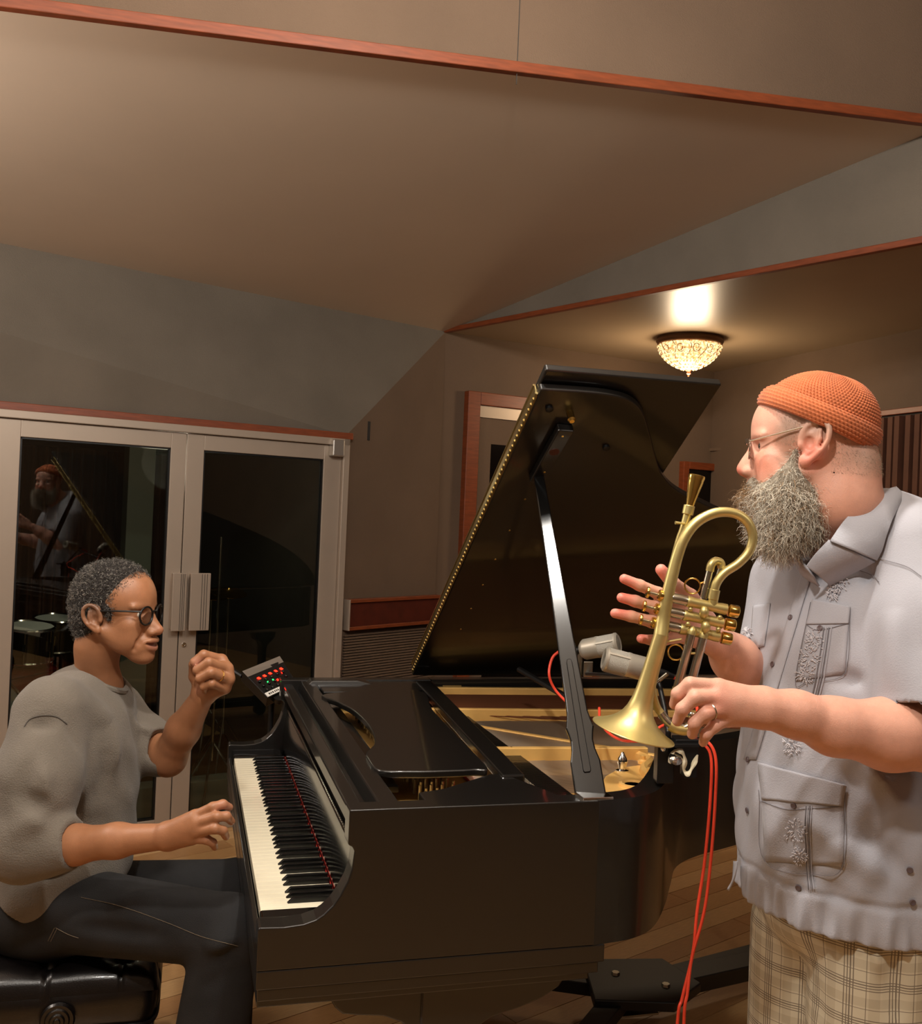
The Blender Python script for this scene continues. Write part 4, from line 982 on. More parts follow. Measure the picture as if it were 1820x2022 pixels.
link('crown', capmesh('crown', .10, 1.56, 24, 84, .001, .0046), M['knit'], kcap)
o = link('rolled_cuff', capmesh('rolled_cuff', -.14, .28, 7, 84, lambda E: .0100*np.sqrt(np.clip(1-((E-.07)/.215)**2, 0, 1))+.0008, .0036, herring=True), M['knit'], kcap)
rg = []
for t in np.linspace(0, 2*math.pi, 80):
    D_ = math.cos(.25)*(math.cos(t)*e1+math.sin(t)*e2)+math.sin(.25)*cpn; r = 1/math.sqrt(((D_/np.array([.100, .0855, .083]))**2).sum())+.0035; q = ctr+D_*r; rg.append(HB+q[0]*Mx[0]+q[1]*Mx[1]+q[2]*Mx[2])
MB().tube(rg, .0030, 8, False).build('cuff_edge', M['knit'], kcap, smooth=True)
# beard: solid core and strands
s = SDF(.003)
bp_ = [at(1540, 920, 1.68), at(1545, 990, 1.69), at(1528, 1045, 1.70)]
s.ell(P(.050, 0, -.085), (.052, .060, .045), Mx, .02); s.ell(at(1556, 994, 1.72), (.054, .056, .066), Mx, .02); s.ell(at(1538, 1040, 1.72), (.036, .046, .046), Mx, .02)
for y in (-1, 1): s.chain([P(.018, y*.063, -.012), P(.026, y*.060, -.060), P(.040, y*.045, -.105)], [.005, .016, .032], .02)
s.cap(P(.090, -.020, -.066), P(.090, .020, -.066), .008, None, .012); s.ell(at(1584, 1010, 1.73), (.035, .055, .055), Mx, .02)
beard = s.build('beard', mat('beard_core_mass', (.50, .46, .40), .9, var=.3, vs=90), man, 1)  # darker grey-brown hair colour of the core under the strands
V = np.empty(len(beard.data.vertices)*3, np.float32); beard.data.vertices.foreach_get('co', V); V = V.reshape(-1, 3).astype(float)
Nm = np.empty(len(V)*3, np.float32); beard.data.vertices.foreach_get('normal', Nm); Nm = Nm.reshape(-1, 3).astype(float)
lc_ = (V-HB)@Mx.T
pick = rng.choice(len(V), 11000); R_, N_ = V[pick]-Nm[pick]*.004, Nm[pick]; L_ = lc_[pick]
dr_ = N_*.45-UP*.95+Mx[0]*.15+rng.normal(size=N_.shape)*.38
dr_[L_[:, 2] > -.05] = (N_*.8-UP*.9+rng.normal(size=N_.shape)*.3)[L_[:, 2] > -.05]
br = np.clip((L_[:, 0]-.065)/.03, 0, 1)*np.clip((L_[:, 2]+.20)/.12, 0, 1); rnd = rng.random(len(R_))
g = (.66+.34*rng.random(len(R_)))[:, None]*np.array([1, .96, .88]); bc = (.55+.4*rnd)[:, None]*np.array([.74, .58, .40])
use = (rng.random(len(R_)) < .15+.75*br)[:, None]; cc = np.where(use, bc, g); cc = np.where(cc <= .04045, cc/12.92, ((cc+.055)/1.055)**2.4)
mf = (L_[:, 0] > .088) & (L_[:, 2] > -.075); dr_[mf] = (N_*.25-UP*1.+rng.normal(size=N_.shape)*.15)[mf]
ln = np.where(L_[:, 2] > -.06, .015, .030)
for lab, mk in (('a', ln < .02), ('b', ln > .02)):
    strands('beard_hair', R_[mk], dr_[mk], float(ln[mk][0]), .00050, M['hairA'], man, .0034 if lab == 'b' else .0012, 1.6, 10, cc[mk])
# buzzed hair at the temple and nape
V = np.empty(len(body.data.vertices)*3, np.float32); body.data.vertices.foreach_get('co', V); V = V.reshape(-1, 3).astype(float)
Nm = np.empty(len(V)*3, np.float32); body.data.vertices.foreach_get('normal', Nm); Nm = Nm.reshape(-1, 3).astype(float); lb = (V-HB)@Mx.T
mk = (np.abs(lb[:, 1]) > .03) & (lb[:, 2] > .0) & (lb[:, 2] < .09) & (lb[:, 0] < .052+.0*lb[:, 2]) & (lb[:, 0] > .01) | (lb[:, 0] < -.04) & (lb[:, 2] > -.05-.4*(lb[:, 0]+.04)*0) & (lb[:, 2] < .07) & (lb[:, 0] > -.2)
mk &= np.abs(lb[:, 1]) < .079
idx = rng.choice(np.nonzero(mk)[0], 5200); 
cz_ = (.42+.3*rng.random(len(idx)))[:, None]*np.array([1, .90, .76]); cz_ = cz_**2.2
strands('buzzed_hair', V[idx]-Nm[idx]*.0006, Nm[idx]*.6-UP*.8-Mx[0]*.4+rng.normal(size=(len(idx), 3))*.35, .0035, .00022, M['hairA'], man, .0001, 1, 3, cz_)
# spectacles
gl = thing('eyeglasses', P(.09, 0, 0), 'thin silver wire eyeglasses worn by the bearded man under the orange cap', 'eyeglasses')
for y in (-1, 1): MB().tube([P(.0, y*.082, .030), P(.012, y*.080, .027), P(.045, y*.074, .018), P(.098, y*.060, .004)], .0014, 8).build('temple_arm', M['chrome'], gl, smooth=True)
for y in (-1, 1):
    pts = [P(.098-.004*abs(math.cos(t)), y*.034+.0245*math.cos(t), -.006+.0185*math.sin(t)) for t in np.linspace(0, 2*math.pi, 28)]
    MB().tube(pts, .0009, 6, False).build('lens_rim', M['chrome'], gl, smooth=True)
    MB().add(pts[:-1], [tuple(range(27))]).build('lens', M['lens'], gl)
MB().tube([P(.103, -.010, .004), P(.106, 0, .007), P(.103, .010, .004)], .0011, 6).build('bridge', M['chrome'], gl, smooth=True)
MB().obox(P(.099, .061, .005), Mx[0]*.003, Mx[1]*.002, Mx[2]*.004).build('hinge_piece', M['chrome'], gl)
# ---- shirt
fS = nrm(fT); lS = nrm(np.cross(UP, fS)); MS = np.stack([fS, lS, UP])      # front, his left, up
s = SDF(.0042)
def at2(px, py, d, f=0., l=0., u=0.): return at(px, py, d)+f*fS+l*lS+u*UP
s.ell(at(1690, 1215, 1.805), (.135, .205, .17), MS, .05); s.ell(at(1668, 1370, 1.80), (.165, .195, .20), MS, .06); s.ell(at(1672, 1560, 1.80), (.190, .200, .24), MS, .06)
s.ell(at(1690, 1740, 1.80), (.203, .215, .30), MS, .05)
s.ell(at(1740, 1090, 1.80), (.10, .17, .10), MS, .05)
s.chain([at(1745, 1040, 1.79), at(1815, 1088, 1.68)], [.065, .072], .04).chain([at(1690, 1060, 1.85), shR], [.055, .068], .04)
s.chain([at(1815, 1092, 1.67), at(1838, 1230, 1.62), at(1845, 1420, 1.575)], [.078, .090, .094], .022)
s.chain([shR, at(1535, 1330, 1.92)], [.072, .085], .03)
# folds: soft ridges and valleys
for (q0, q1, r, k, kind) in (
    ((1712, 1165, 1.70), (1742, 1370, 1.66), .012, .030, 's'), ((1722, 1110, 1.655), (1715, 1180, 1.69), .006, .02, 's'),
    ((1790, 1120, 1.56), (1800, 1330, 1.51), .008, .03, 's'), ((1765, 1200, 1.57), (1775, 1370, 1.55), .012, .03, 'u'),
    ((1530, 1690, 1.66), (1700, 1800, 1.60), .008, .035, 's'), ((1500, 1640, 1.66), (1640, 1790, 1.61), .009, .035, 'u'),
    ((1560, 1600, 1.64), (1760, 1740, 1.59), .009, .035, 'u'), ((1490, 1520, 1.66), (1480, 1700, 1.66), .010, .03, 'u'), ((1500, 1540, 1.655), (1520, 1720, 1.655), .006, .03, 's'),
    ((1600, 1490, 1.63), (1760, 1590, 1.59), .007, .03, 's'), ((1640, 1120, 1.66), (1600, 1230, 1.67), .006, .03, 's'), ((1580, 1250, 1.665), (1540, 1380, 1.665), .007, .03, 's'),
    ((1700, 1640, 1.60), (1810, 1750, 1.58), .009, .035, 's'), ((1620, 1330, 1.64), (1720, 1350, 1.645), .008, .03, 's')):
    s.fold(at(*q0), at(*q1), .022 if kind == 'u' else .015, .017 if kind == 'u' else -.014)
s.plane(at2(1660, 1800, 1.80)*[1, 1, 0]+UP*.858, (0, 0, -1), rad=.6)
s.cap(at(1842, 1380, 1.58), at(1848, 1520, 1.565), .074, .080, .006, 's')         # sleeve mouth, left
s.plane(at(1845, 1402, 1.575), nrm(np.array(at(1850, 1500, 1.56))-at(1838, 1250, 1.62)), rad=.105, c=at(1846, 1462, 1.568))
s.cap(at(1500, 1370, 1.90), at(1440, 1290, 1.82), .055, .05, .006, 's')
s.cap(P(-.045, 0, -.05), at(1672, 1080, 1.77), .066, .058, .01, 's')               # neck opening
for z_, n2 in ((.905, 11),):
    pass
def wr_(V):
    z = V[:, 2]; c_ = at(1672, 1560, 1.80); an = np.arctan2((V-c_)@lS, (V-c_)@fS); hb = np.clip((.925-z)/.06, 0, 1); rd_ = V-c_; rd_[:, 2] = 0; rd_ /= np.linalg.norm(rd_, axis=1)[:, None]+1e-9
    out = rd_*(hb*(.0030*np.sin(an*46)+.0035*np.sin(an*17+1)))[:, None]
    mid = np.exp(-((z-.925)/.006)**2)*-.004
    low = (.0035*np.sin(an*9+V[:, 2]*26)+.002*np.sin(an*21-V[:, 2]*45))*np.clip((1.35-z)/.3, 0, 1)
    return V+out+rd_*(mid+low)[:, None]
shirt = s.build('shirt', M['shirt'], man, 2, fn=wr_)
bv = bvh_of(shirt)
def sline(name, pts, r, m, off=.0006, dens=7, par=shirt):
    out = []
    cp = catmull([(x, y, 0) for x, y in pts], dens)
    for x, y, _ in cp:
        p_, n_ = surf(bv, x, y)
        if p_ is not None and (not out or np.linalg.norm(p_-out[-1]) < .05): out.append(p_+n_*off)
    if len(out) > 2: return MB().tube(out, r, 5).build(name, m, par, smooth=True)
def patch(name, quad, m, off=.0022, th=.0018, nu=14, nv=14, par=shirt):   # a cloth piece lying on the shirt
    (a, b_, c_, d_) = [np.array(q, float) for q in quad]; V = []
    for i in range(nv+1):
        for j in range(nu+1):
            u, v = j/nu, i/nv; q = (a*(1-u)+b_*u)*(1-v)+(d_*(1-u)+c_*u)*v
            p_, n_ = surf(bv, *q)
            if p_ is None: return None
            V.append(p_+n_*off)
    q = MB().add(V, [(i*(nu+1)+j, i*(nu+1)+j+1, (i+1)*(nu+1)+j+1, (i+1)*(nu+1)+j) for i in range(nv) for j in range(nu)])
    o = q.build(name, m, par, smooth=True, angle=180); sm = o.modifiers.new('s', 'SOLIDIFY'); sm.thickness = th; sm.offset = 0; return o
patch('chest_pocket', [(1602, 1190), (1678, 1202), (1668, 1330), (1572, 1345)], M['shirt'], .0014)
patch('pocket_flap', [(1606, 1184), (1680, 1199), (1676, 1232), (1594, 1234)], M['shirt'], .0036)
patch('chest_pocket', [(1488, 1196), (1522, 1192), (1510, 1276), (1482, 1284)], M['shirt'], .0014)
patch('hip_pocket', [(1500, 1520), (1668, 1562), (1664, 1710), (1512, 1700)], M['shirt'], .0014)
patch('pocket_flap', [(1499, 1505), (1670, 1550), (1664, 1592), (1506, 1578)], M['shirt'], .0038)
patch('placket', [(1588, 1118), (1606, 1126), (1494, 1500), (1470, 1500)], M['shirt'], .0016, nu=4, nv=24)
for k_ in range(5): sline('pin_tuck', [(1678-k_*5, 1100), (1652-k_*5, 1184)], .0009, M['shirt'], .0008)
for k_ in range(4): sline('pin_tuck', [(1643-k_*5, 1240), (1636-k_*5, 1290), (1626-k_*5, 1345), (1620-k_*5, 1372)], .0010, M['shirt_seam' if k_ % 2 else 'shirt'], .0034)
for k_ in range(4): sline('pin_tuck', [(1604-k_*3.5, 1592), (1602-k_*3.5, 1650), (1604-k_*3.5, 1720), (1608-k_*3.5, 1755)], .0009, M['shirt_seam' if k_ % 2 else 'shirt'], .0030)
for pts in ([(1724, 1090), (1745, 1105), (1790, 1120), (1819, 1140)], [(1640, 1110), (1720, 1135), (1738, 1150)], [(1602, 1190), (1572, 1345), (1600, 1345), (1668, 1328), (1679, 1205)], [(1594, 1235), (1618, 1245), (1676, 1232)], [(1500, 1580), (1560, 1598), (1664, 1592)], [(1668, 1562), (1664, 1708), (1610, 1725), (1512, 1700), (1500, 1560)]):
    sline('stitch_line', pts, .0006, M['shirt_seam'], .0030)
def star(cx, cy, r, nn=70):
    V = MB(); c0, n0 = surf(bv, cx, cy)
    for _ in range(nn):
        an = rng.random()*6.28; rr_ = r*(.15+.85*rng.random()); x, y = cx+rr_*math.cos(an), cy+rr_*math.sin(an)*1.1
        p_, n_ = surf(bv, x, y); x2, y2 = x+math.cos(an+rng.normal()*.5)*5, y+math.sin(an+rng.normal()*.5)*5; q_, m_ = surf(bv, x2, y2)
        if p_ is None or q_ is None: continue
        V.tube([p_+n_*.0034, (p_+q_)/2+n_*.0046, q_+m_*.0034], [.0005, .0008, .0003], 4)
    o = V.build('embroidery', M['shirt_stitch'], shirt, smooth=True); o['kind'] = 'stuff'
for a_ in ((1655, 1150, 20), (1664, 1120, 16), (1645, 1172, 12), (1610, 1265, 18), (1600, 1300, 20), (1592, 1330, 18), (1572, 1640, 22), (1580, 1690, 14), (1565, 1470, 18), (1478, 1250, 8), (1474, 1300, 8)): star(*a_)
def button(px, py, off=.004, r=.0052):
    p_, n_ = surf(bv, px, py)
    if p_ is not None: MB().lathe(p_+n_*off*.5, n_, [(0, r), (.0016, r), (.0022, r*.8), (.0016, r*.5)], 14).build('button', M['button'], shirt, smooth=True)
for q in ((1597, 1123), (1562, 1220), (1527, 1312), (1478, 1500), (1477, 1600), (1620, 1241), (1568, 1590), (1577, 1752), (1796, 1717), (1800, 1781)): button(*q)
# collar: folded strip round the neck, near leaf and far leaf
def strip(name, up_, lo_, m, th=.003, n=8, snap=True):
    lo2 = []
    for q in lo_:
        loc, nor, i_, d_ = bv.find_nearest(Vector(q)); nor = np.array(nor); nor = nor if nor@(CAM-np.array(loc)) > 0 or True else -nor
        lo2.append(np.array(loc)+nor*(.006 if nor@nrm(np.array(q)-np.array(loc)) > -.5 else -.006) if d_ < .09 and snap else q)
    U_, L_ = catmull(up_, n), catmull(lo2, n); k = len(U_); md = (U_+L_)/2+0*UP
    V = list(U_)+list(md+nrm(-Fv)*.003)+list(L_)
    o = MB().add(V, [(r*k+i, r*k+i+1, (r+1)*k+i+1, (r+1)*k+i) for r in (0, 1) for i in range(k-1)]).build(name, m, shirt, smooth=True, angle=180)
    sm = o.modifiers.new('s', 'SOLIDIFY'); sm.thickness = th; sm.offset = 0; return o
strip('collar', [at(1638, 1068, 1.645), at(1668, 1026, 1.655), at(1702, 998, 1.67), at(1738, 973, 1.70), at(1766, 962, 1.76), at(1762, 966, 1.83), at(1715, 985, 1.88), at(1660, 1020, 1.89)],
      [at(1664, 1092, 1.622), at(1695, 1070, 1.612), at(1722, 1044, 1.615), at(1756, 1010, 1.64), at(1783, 990, 1.75), at(1775, 996, 1.86), at(1715, 1015, 1.92), at(1650, 1050, 1.93)], M['shirt'])
strip('collar_stand', [at(1636, 1066, 1.650), at(1610, 1094, 1.655), at(1592, 1118, 1.665)], [at(1668, 1096, 1.63), at(1650, 1106, 1.635), at(1600, 1130, 1.66)], M['shirt'])
strip('collar', [at(1566, 1082, 1.76), at(1580, 1104, 1.72), at(1594, 1122, 1.675)], [at(1540, 1090, 1.78), at(1560, 1122, 1.74), at(1588, 1140, 1.69)], M['shirt'])
# side vent tail at the hem
strip('shirt_tail', [at(1449, 1700, 1.80), at(1446, 1740, 1.80), at(1438, 1758, 1.80)], [at(1456, 1700, 1.78), at(1452, 1722, 1.78), at(1436, 1756, 1.80)], M['shirt'], snap=False)
# ---- shorts
s = SDF(.005)
s.ell(at(1690, 1790, 1.80), (.165, .180, .11), MS, .05)
for h_, r in ((hL, .118), (hR, .112)): s.cap(h_-UP*.03, h_*[1, 1, 0]+UP*.47, r, r*.98, .02)
for (q0, q1, r, k, kind) in (((1760, 1870, 1.60), (1770, 2022, 1.60), .010, .03, 's'), ((1700, 1850, 1.58), (1765, 1950, 1.585), .010, .03, 'u'), ((1560, 1830, 1.70), (1620, 2020, 1.68), .012, .03, 's'), ((1510, 1850, 1.78), (1560, 2010, 1.76), .010, .03, 'u')):
    s.fold(at(*q0), at(*q1), .022 if kind == 'u' else .015, .017 if kind == 'u' else -.014)
for h_ in (hL, hR): s.plane(h_*[1, 1, 0]+UP*.50, (0, 0, -1), rad=.16, c=h_*[1, 1, 0]+UP*.40)
shorts = s.build('plaid_shorts', M['plaid'], man, 2)
V = np.empty(len(shorts.data.vertices)*3, np.float32); shorts.data.vertices.foreach_get('co', V); V = V.reshape(-1, 3).astype(float)
dl_, dr2 = [np.linalg.norm((V-q)[:, :2], axis=1) for q in (hL, hR)]
ua_ = [np.arctan2((V-q)@lS, (V-q)@fS)*.125 for q in (hL, hR)]
ca = shorts.data.attributes.new('cloth_u', 'FLOAT', 'POINT'); ca.data.foreach_set('value', np.where(dl_ < dr2, ua_[0], ua_[1]+.03).astype(np.float32))
for k_ in (kL, kR):
    f0 = k_*[1, 1, 0]
    q = SDF(.004); q.cap(f0+UP*.055-fT*.04, f0+UP*.042+fT*.15, .046, .04, .02); q.cap(f0+UP*.06, f0+UP*.11, .05, .05, .02); q.plane(f0+UP*.002, (0, 0, -1), rad=.3); q.plane(f0+UP*.115, (0, 0, 1), rad=.3)
    q.build('shoe', M['sole'], man)
# wedding ring
rc = (np.array(at(1424, 1397, 1.475))*.35+np.array(at(1392, 1409, 1.46))*.65); tag(MB().ring(rc, np.array(at(1392, 1409, 1.46))-at(1424, 1397, 1.475), .0118, .0014, 28, 6).build('ring', M['silver'], None, smooth=True), 'plain silver ring on the near hand of the bearded man', 'ring')
# ================================================================ SEATED PIANIST
pi_ = thing('person', at(140, 1700, 2.42)*[1, 1, 0], 'seated pianist in grey sweatshirt and black glasses raising his fist at the keyboard', 'person')
a_ = math.radians(10); fP = Rv*math.cos(a_)-Fv*math.sin(a_); fP[2] = .0; HP = at(229, 1206, 2.40)
b = SDF(.0024)
P, Mx = head(b, HP, fP, UP, 1.0, nose=1.07, full=.92)
ear(b, P, Mx, -1, z0=-.012, x0=-.010, big=.95); ear(b, P, Mx, 1, z0=-.012, x0=-.010, big=.95)
b.ell(P(.070, 0, -.078), (.033, .037, .030), Mx, .016); b.ell(P(.079, 0, -.108), (.021, .026, .016), Mx, .014)
for pts, r in (([P(.088, -.031, -.069), P(.1005, -.016, -.0655), P(.1055, 0, -.0665), P(.1005, .016, -.0655), P(.088, .031, -.069)], [.0030, .0058, .0064, .0058, .0030]), ([P(.088, -.029, -.073), P(.0985, -.015, -.0825), P(.1025, 0, -.0850), P(.0985, .015, -.0825), P(.088, .029, -.073)], [.0030, .0056, .0066, .0056, .0030])): b.chain(catmull(pts, 3), np.interp(np.linspace(0, 1, 13), np.linspace(0, 1, 5), r), .004)
b.chain([P(.097, -.024, -.0715), P(.108, 0, -.0755), P(.097, .024, -.0715)], [.0026, .0054, .0026], .002, 's')
for y in (-1, 1): b.chain([P(.088, y*.026, -.046), P(.082, y*.038, -.066), P(.074, y*.040, -.084)], [.0022, .0030, .0020], .010, 's')
NBp = at(190, 1365, 2.44)
b.chain([P(-.035, 0, -.04), P(-.045, 0, -.09), NBp], [.048, .047, .058], .03)
chp = at(165, 1440, 2.43); bl = at(140, 1640, 2.42); pvp = at(110, 1785, 2.42)
b.chain([NBp, chp, bl, pvp], [.06, .07, .07, .08], .03)
sR, sL = at(112, 1410, 2.25), at(225, 1405, 2.60)
b.cap(chp+UP*.03, sR, .045, .04, .02).cap(chp+UP*.03, sL, .045, .04, .02)
eR, wR = at(45, 1680, 2.14), at(322, 1652, 2.06); b.chain([sR, eR, at(150, 1668, 2.12), at(230, 1660, 2.09), wR], [.042, .043, .0395, .034, .0265], .02)
for q, r in zip([(385, 1612, 2.03), (388, 1626, 2.02), (386, 1642, 2.02), (378, 1656, 2.03)], (.0145, .015, .0145, .0135)): b.cap(at(335, 1650+(q[1]-1635)*.3, 2.055), at(*q), .021, r, .016)
fs = [([(385, 1612, 2.03), (420, 1594, 2.02), (440, 1588, 2.03), (453, 1594, 2.045)], (.0122, .0104, .0093, .0078)),
      ([(388, 1626, 2.02), (428, 1613, 2.005), (447, 1612, 2.015), (457, 1622, 2.03)], (.0125, .0106, .0095, .0080)),
      ([(386, 1642, 2.02), (424, 1636, 2.00), (440, 1640, 2.01), (446, 1652, 2.03)], (.0120, .0104, .0092, .0078)),
      ([(378, 1656, 2.03), (408, 1658, 2.015), (420, 1664, 2.02), (424, 1673, 2.035)], (.0108, .0092, .0083, .0072)),
      ([(345, 1640, 2.07), (375, 1620, 2.075), (402, 1606, 2.075), (424, 1604, 2.07)], (.0165, .0130, .0112, .0094))]
fingers(b, [(hp(p), r) for p, r in fs], .0045)
eL, wL = at(332, 1497, 2.50), at(398, 1378, 2.40)
b.chain([sL, eL, at(362, 1440, 2.45), wL], [.042, .043, .040, .0275], .02)
# raised loose fist: knuckles to the right, fingers curled back to the left
for q, r in zip([(437, 1303, 2.385), (449, 1320, 2.375), (452, 1341, 2.37), (444, 1360, 2.375)], (.0150, .015, .0150, .0138)): b.cap(at(405, 1364, 2.40), at(*q), .022, r, .018)
b.cap(at(405, 1345, 2.40), at(430, 1325, 2.385), .024, .020, .02)
fs = [([(437, 1303, 2.385), (402, 1293, 2.355), (384, 1307, 2.35), (392, 1320, 2.36)], (.0130, .0118, .0105, .0092)),
      ([(449, 1320, 2.375), (412, 1308, 2.335), (389, 1323, 2.335), (396, 1335, 2.35)], (.0132, .0120, .0106, .0092)),
      ([(452, 1341, 2.37), (416, 1328, 2.325), (394, 1340, 2.33), (400, 1351, 2.345)], (.0128, .0116, .0102, .0090)),
      ([(444, 1360, 2.375), (418, 1350, 2.33), (402, 1356, 2.335), (404, 1364, 2.35)], (.0112, .0100, .0090, .0080)),
      ([(398, 1362, 2.40), (383, 1336, 2.39), (382, 1312, 2.375), (392, 1298, 2.365)], (.0165, .0130, .0112, .0095))]
fingers(b, [(hp(p), r) for p, r in fs], .0035)
hRp, hLp = at(100, 1790, 2.33), at(125, 1775, 2.56); kRp, kLp = at(452, 1838, 2.19), at(475, 1752, 2.63)
for h_, k_ in ((hRp, kRp), (hLp, kLp)):
    ft = k_*[1, 1, 0]+UP*.09+np.array([-.03, 0, 0]); b.chain([pvp, h_, k_, ft], [.08, .075, .055, .036], .03); b.cap(ft-UP*.04-np.array([.03, 0, 0]), ft-UP*.052+np.array([.14, 0, 0]), .034, .028, .02)
bodyP = b.build('body', M['skinP'], pi_, 2)
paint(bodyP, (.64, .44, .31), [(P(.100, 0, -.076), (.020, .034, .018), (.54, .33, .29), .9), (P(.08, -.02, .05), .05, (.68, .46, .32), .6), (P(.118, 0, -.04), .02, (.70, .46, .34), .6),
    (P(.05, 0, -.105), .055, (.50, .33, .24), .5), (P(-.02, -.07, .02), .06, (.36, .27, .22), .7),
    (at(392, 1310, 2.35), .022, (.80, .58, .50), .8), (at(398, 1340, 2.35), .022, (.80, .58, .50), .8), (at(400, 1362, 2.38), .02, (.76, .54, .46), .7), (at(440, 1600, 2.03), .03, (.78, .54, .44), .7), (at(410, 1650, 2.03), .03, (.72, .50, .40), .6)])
for y in (1, -1):
    MB().ball(P(.0695, y*.0328, -.001), .0118, 16, 12).build('eye', mat('eye_white', (.82, .78, .72), .2), pi_, smooth=True)
    MB().ball(P(.0750, y*.0325, -.001), .0072, 12, 8).build('iris', mat('iris', (.10, .06, .04), .12), pi_, smooth=True)
tz = [P(.090, -.017, -.0722), P(.0965, 0, -.0728), P(.090, .017, -.0722)]
MB().tube(tz, .0022, 6, flat=1.0).build('teeth', mat('tooth', (.90, .87, .80), .3), pi_, smooth=True)
# hair
s = SDF(.003)
s.ell(P(-.010, 0, .041), (.100, .0775, .0825), Mx, .01); s.ell(P(-.042, 0, .0), (.072, .067, .080), Mx, .02)
s.cap(P(.012, -.066, .005), P(.016, -.064, -.02), .012, .008, .012); s.cap(P(.012, .066, .005), P(.016, .064, -.02), .012, .008, .012)
s.ell(P(.090, 0, .030), (.052, .12, .056), Mx, .010, 's'); s.ell(P(.060, -.085, .02), (.030, .04, .05), Mx, .01, 's'); s.ell(P(.060, .085, .02), (.030, .04, .05), Mx, .01, 's')
s.ell(P(-.002, -.085, -.030), (.030, .03, .042), Mx, .008, 's'); s.ell(P(-.002, .085, -.030), (.030, .03, .042), Mx, .008, 's')
s.ell(P(.02, 0, -.09), (.055, .2, .07), Mx, .01, 's')
s.ell(P(-.062, 0, -.045), (.034, .045, .055), Mx, .02)
hair = s.build('hair', mat('dark_grey_hair_base', (.16, .14, .13), .95, bump=1., bs=260), pi_, 1)
V = np.empty(len(hair.data.vertices)*3, np.float32); hair.data.vertices.foreach_get('co', V); V = V.reshape(-1, 3).astype(float)
Nm = np.empty(len(V)*3, np.float32); hair.data.vertices.foreach_get('normal', Nm); Nm = Nm.reshape(-1, 3).astype(float)
pk = rng.choice(len(V), 8000); g = (.20+.48*rng.random(len(pk))**1.8)[:, None]*np.array([1, .96, .90])
strands('hair_curls', V[pk]-Nm[pk]*.002, Nm[pk]+rng.normal(size=(len(pk), 3))*.6, 
    .0085, .0007, M['hairA'], pi_, .0024, 1.6, 8, g**2.2)
nb_ = 140; yy = rng.random(nb_); bs_ = np.array([P(.087-.022*t*t, s_*(.012+.036*t), .019+.003*math.sin(3*t)+rng.normal()*.002) for t, s_ in zip(yy, rng.choice([-1, 1], nb_))])
strands('eyebrow', bs_, np.array([Mx[1]*np.sign((q-HP)@Mx[1])-Mx[0]*.3+UP*.1+rng.normal(size=3)*.3 for q in bs_]), .006, .0003, M['hairA'], pi_, .0003, 1, 4, np.tile(srgb((.20, .16, .14)), (nb_, 1)))
# black spectacles
gp_ = thing('eyeglasses', P(.09, 0, 0), 'thick black rimmed eyeglasses worn by the seated pianist', 'eyeglasses')
for y in (-1, 1):
    pts = [P(.101-.008*((.033+y*.0235*math.cos(t))/.055)**2, y*.033+.0235*math.cos(t), -.004+.0215*math.sin(t)) for t in np.linspace(0, 2*math.pi, 30)]
    MB().tube(pts, .0024, 8, False).build('lens_rim', M['black'], gp_, smooth=True); MB().add(pts[:-1], [tuple(range(29))]).build('lens', M['lens'], gp_)
    MB().tube([P(.094, y*.056, .008), P(.05, y*.073, .008), P(.0, y*.0775, .006), P(-.018, y*.0775, -.004)], .0024, 8, flat=1.0).build('temple_arm', M['black'], gp_, smooth=True)
MB().tube([P(.100, -.012, .004), P(.103, 0, .007), P(.100, .012, .004)], .0024, 8).build('bridge', M['black'], gp_, smooth=True)
# ---- sweatshirt
MT = np.eye(3); s = SDF(.0045)
s.ell(at(165, 1450, 2.43), (.125, .205, .15), MT, .05); s.ell(at(148, 1560, 2.43), (.150, .190, .17), MT, .06); s.ell(at(135, 1680, 2.42), (.155, .185, .14), MT, .06)
s.ell(at(95, 1745, 2.40), (.125, .18, .095), MT, .05); s.ell(at(150, 1380, 2.44), (.085, .16, .08), MT, .04)
s.chain([at(170, 1375, 2.42), at(105, 1400, 2.25)], [.06, .072], .04).chain([at(205, 1372, 2.45), sL], [.058, .068], .04)
s.chain([at(100, 1412, 2.24), at(75, 1540, 2.17), at(50, 1660, 2.13)], [.080, .090, .082], .03)
s.chain([at(50, 1672, 2.13), at(100, 1668, 2.125), at(142, 1668, 2.12)], [.072, .058, .050], .03)
s.chain([sL, at(288, 1470, 2.535), at(318, 1488, 2.51)], [.070, .066, .058], .03)
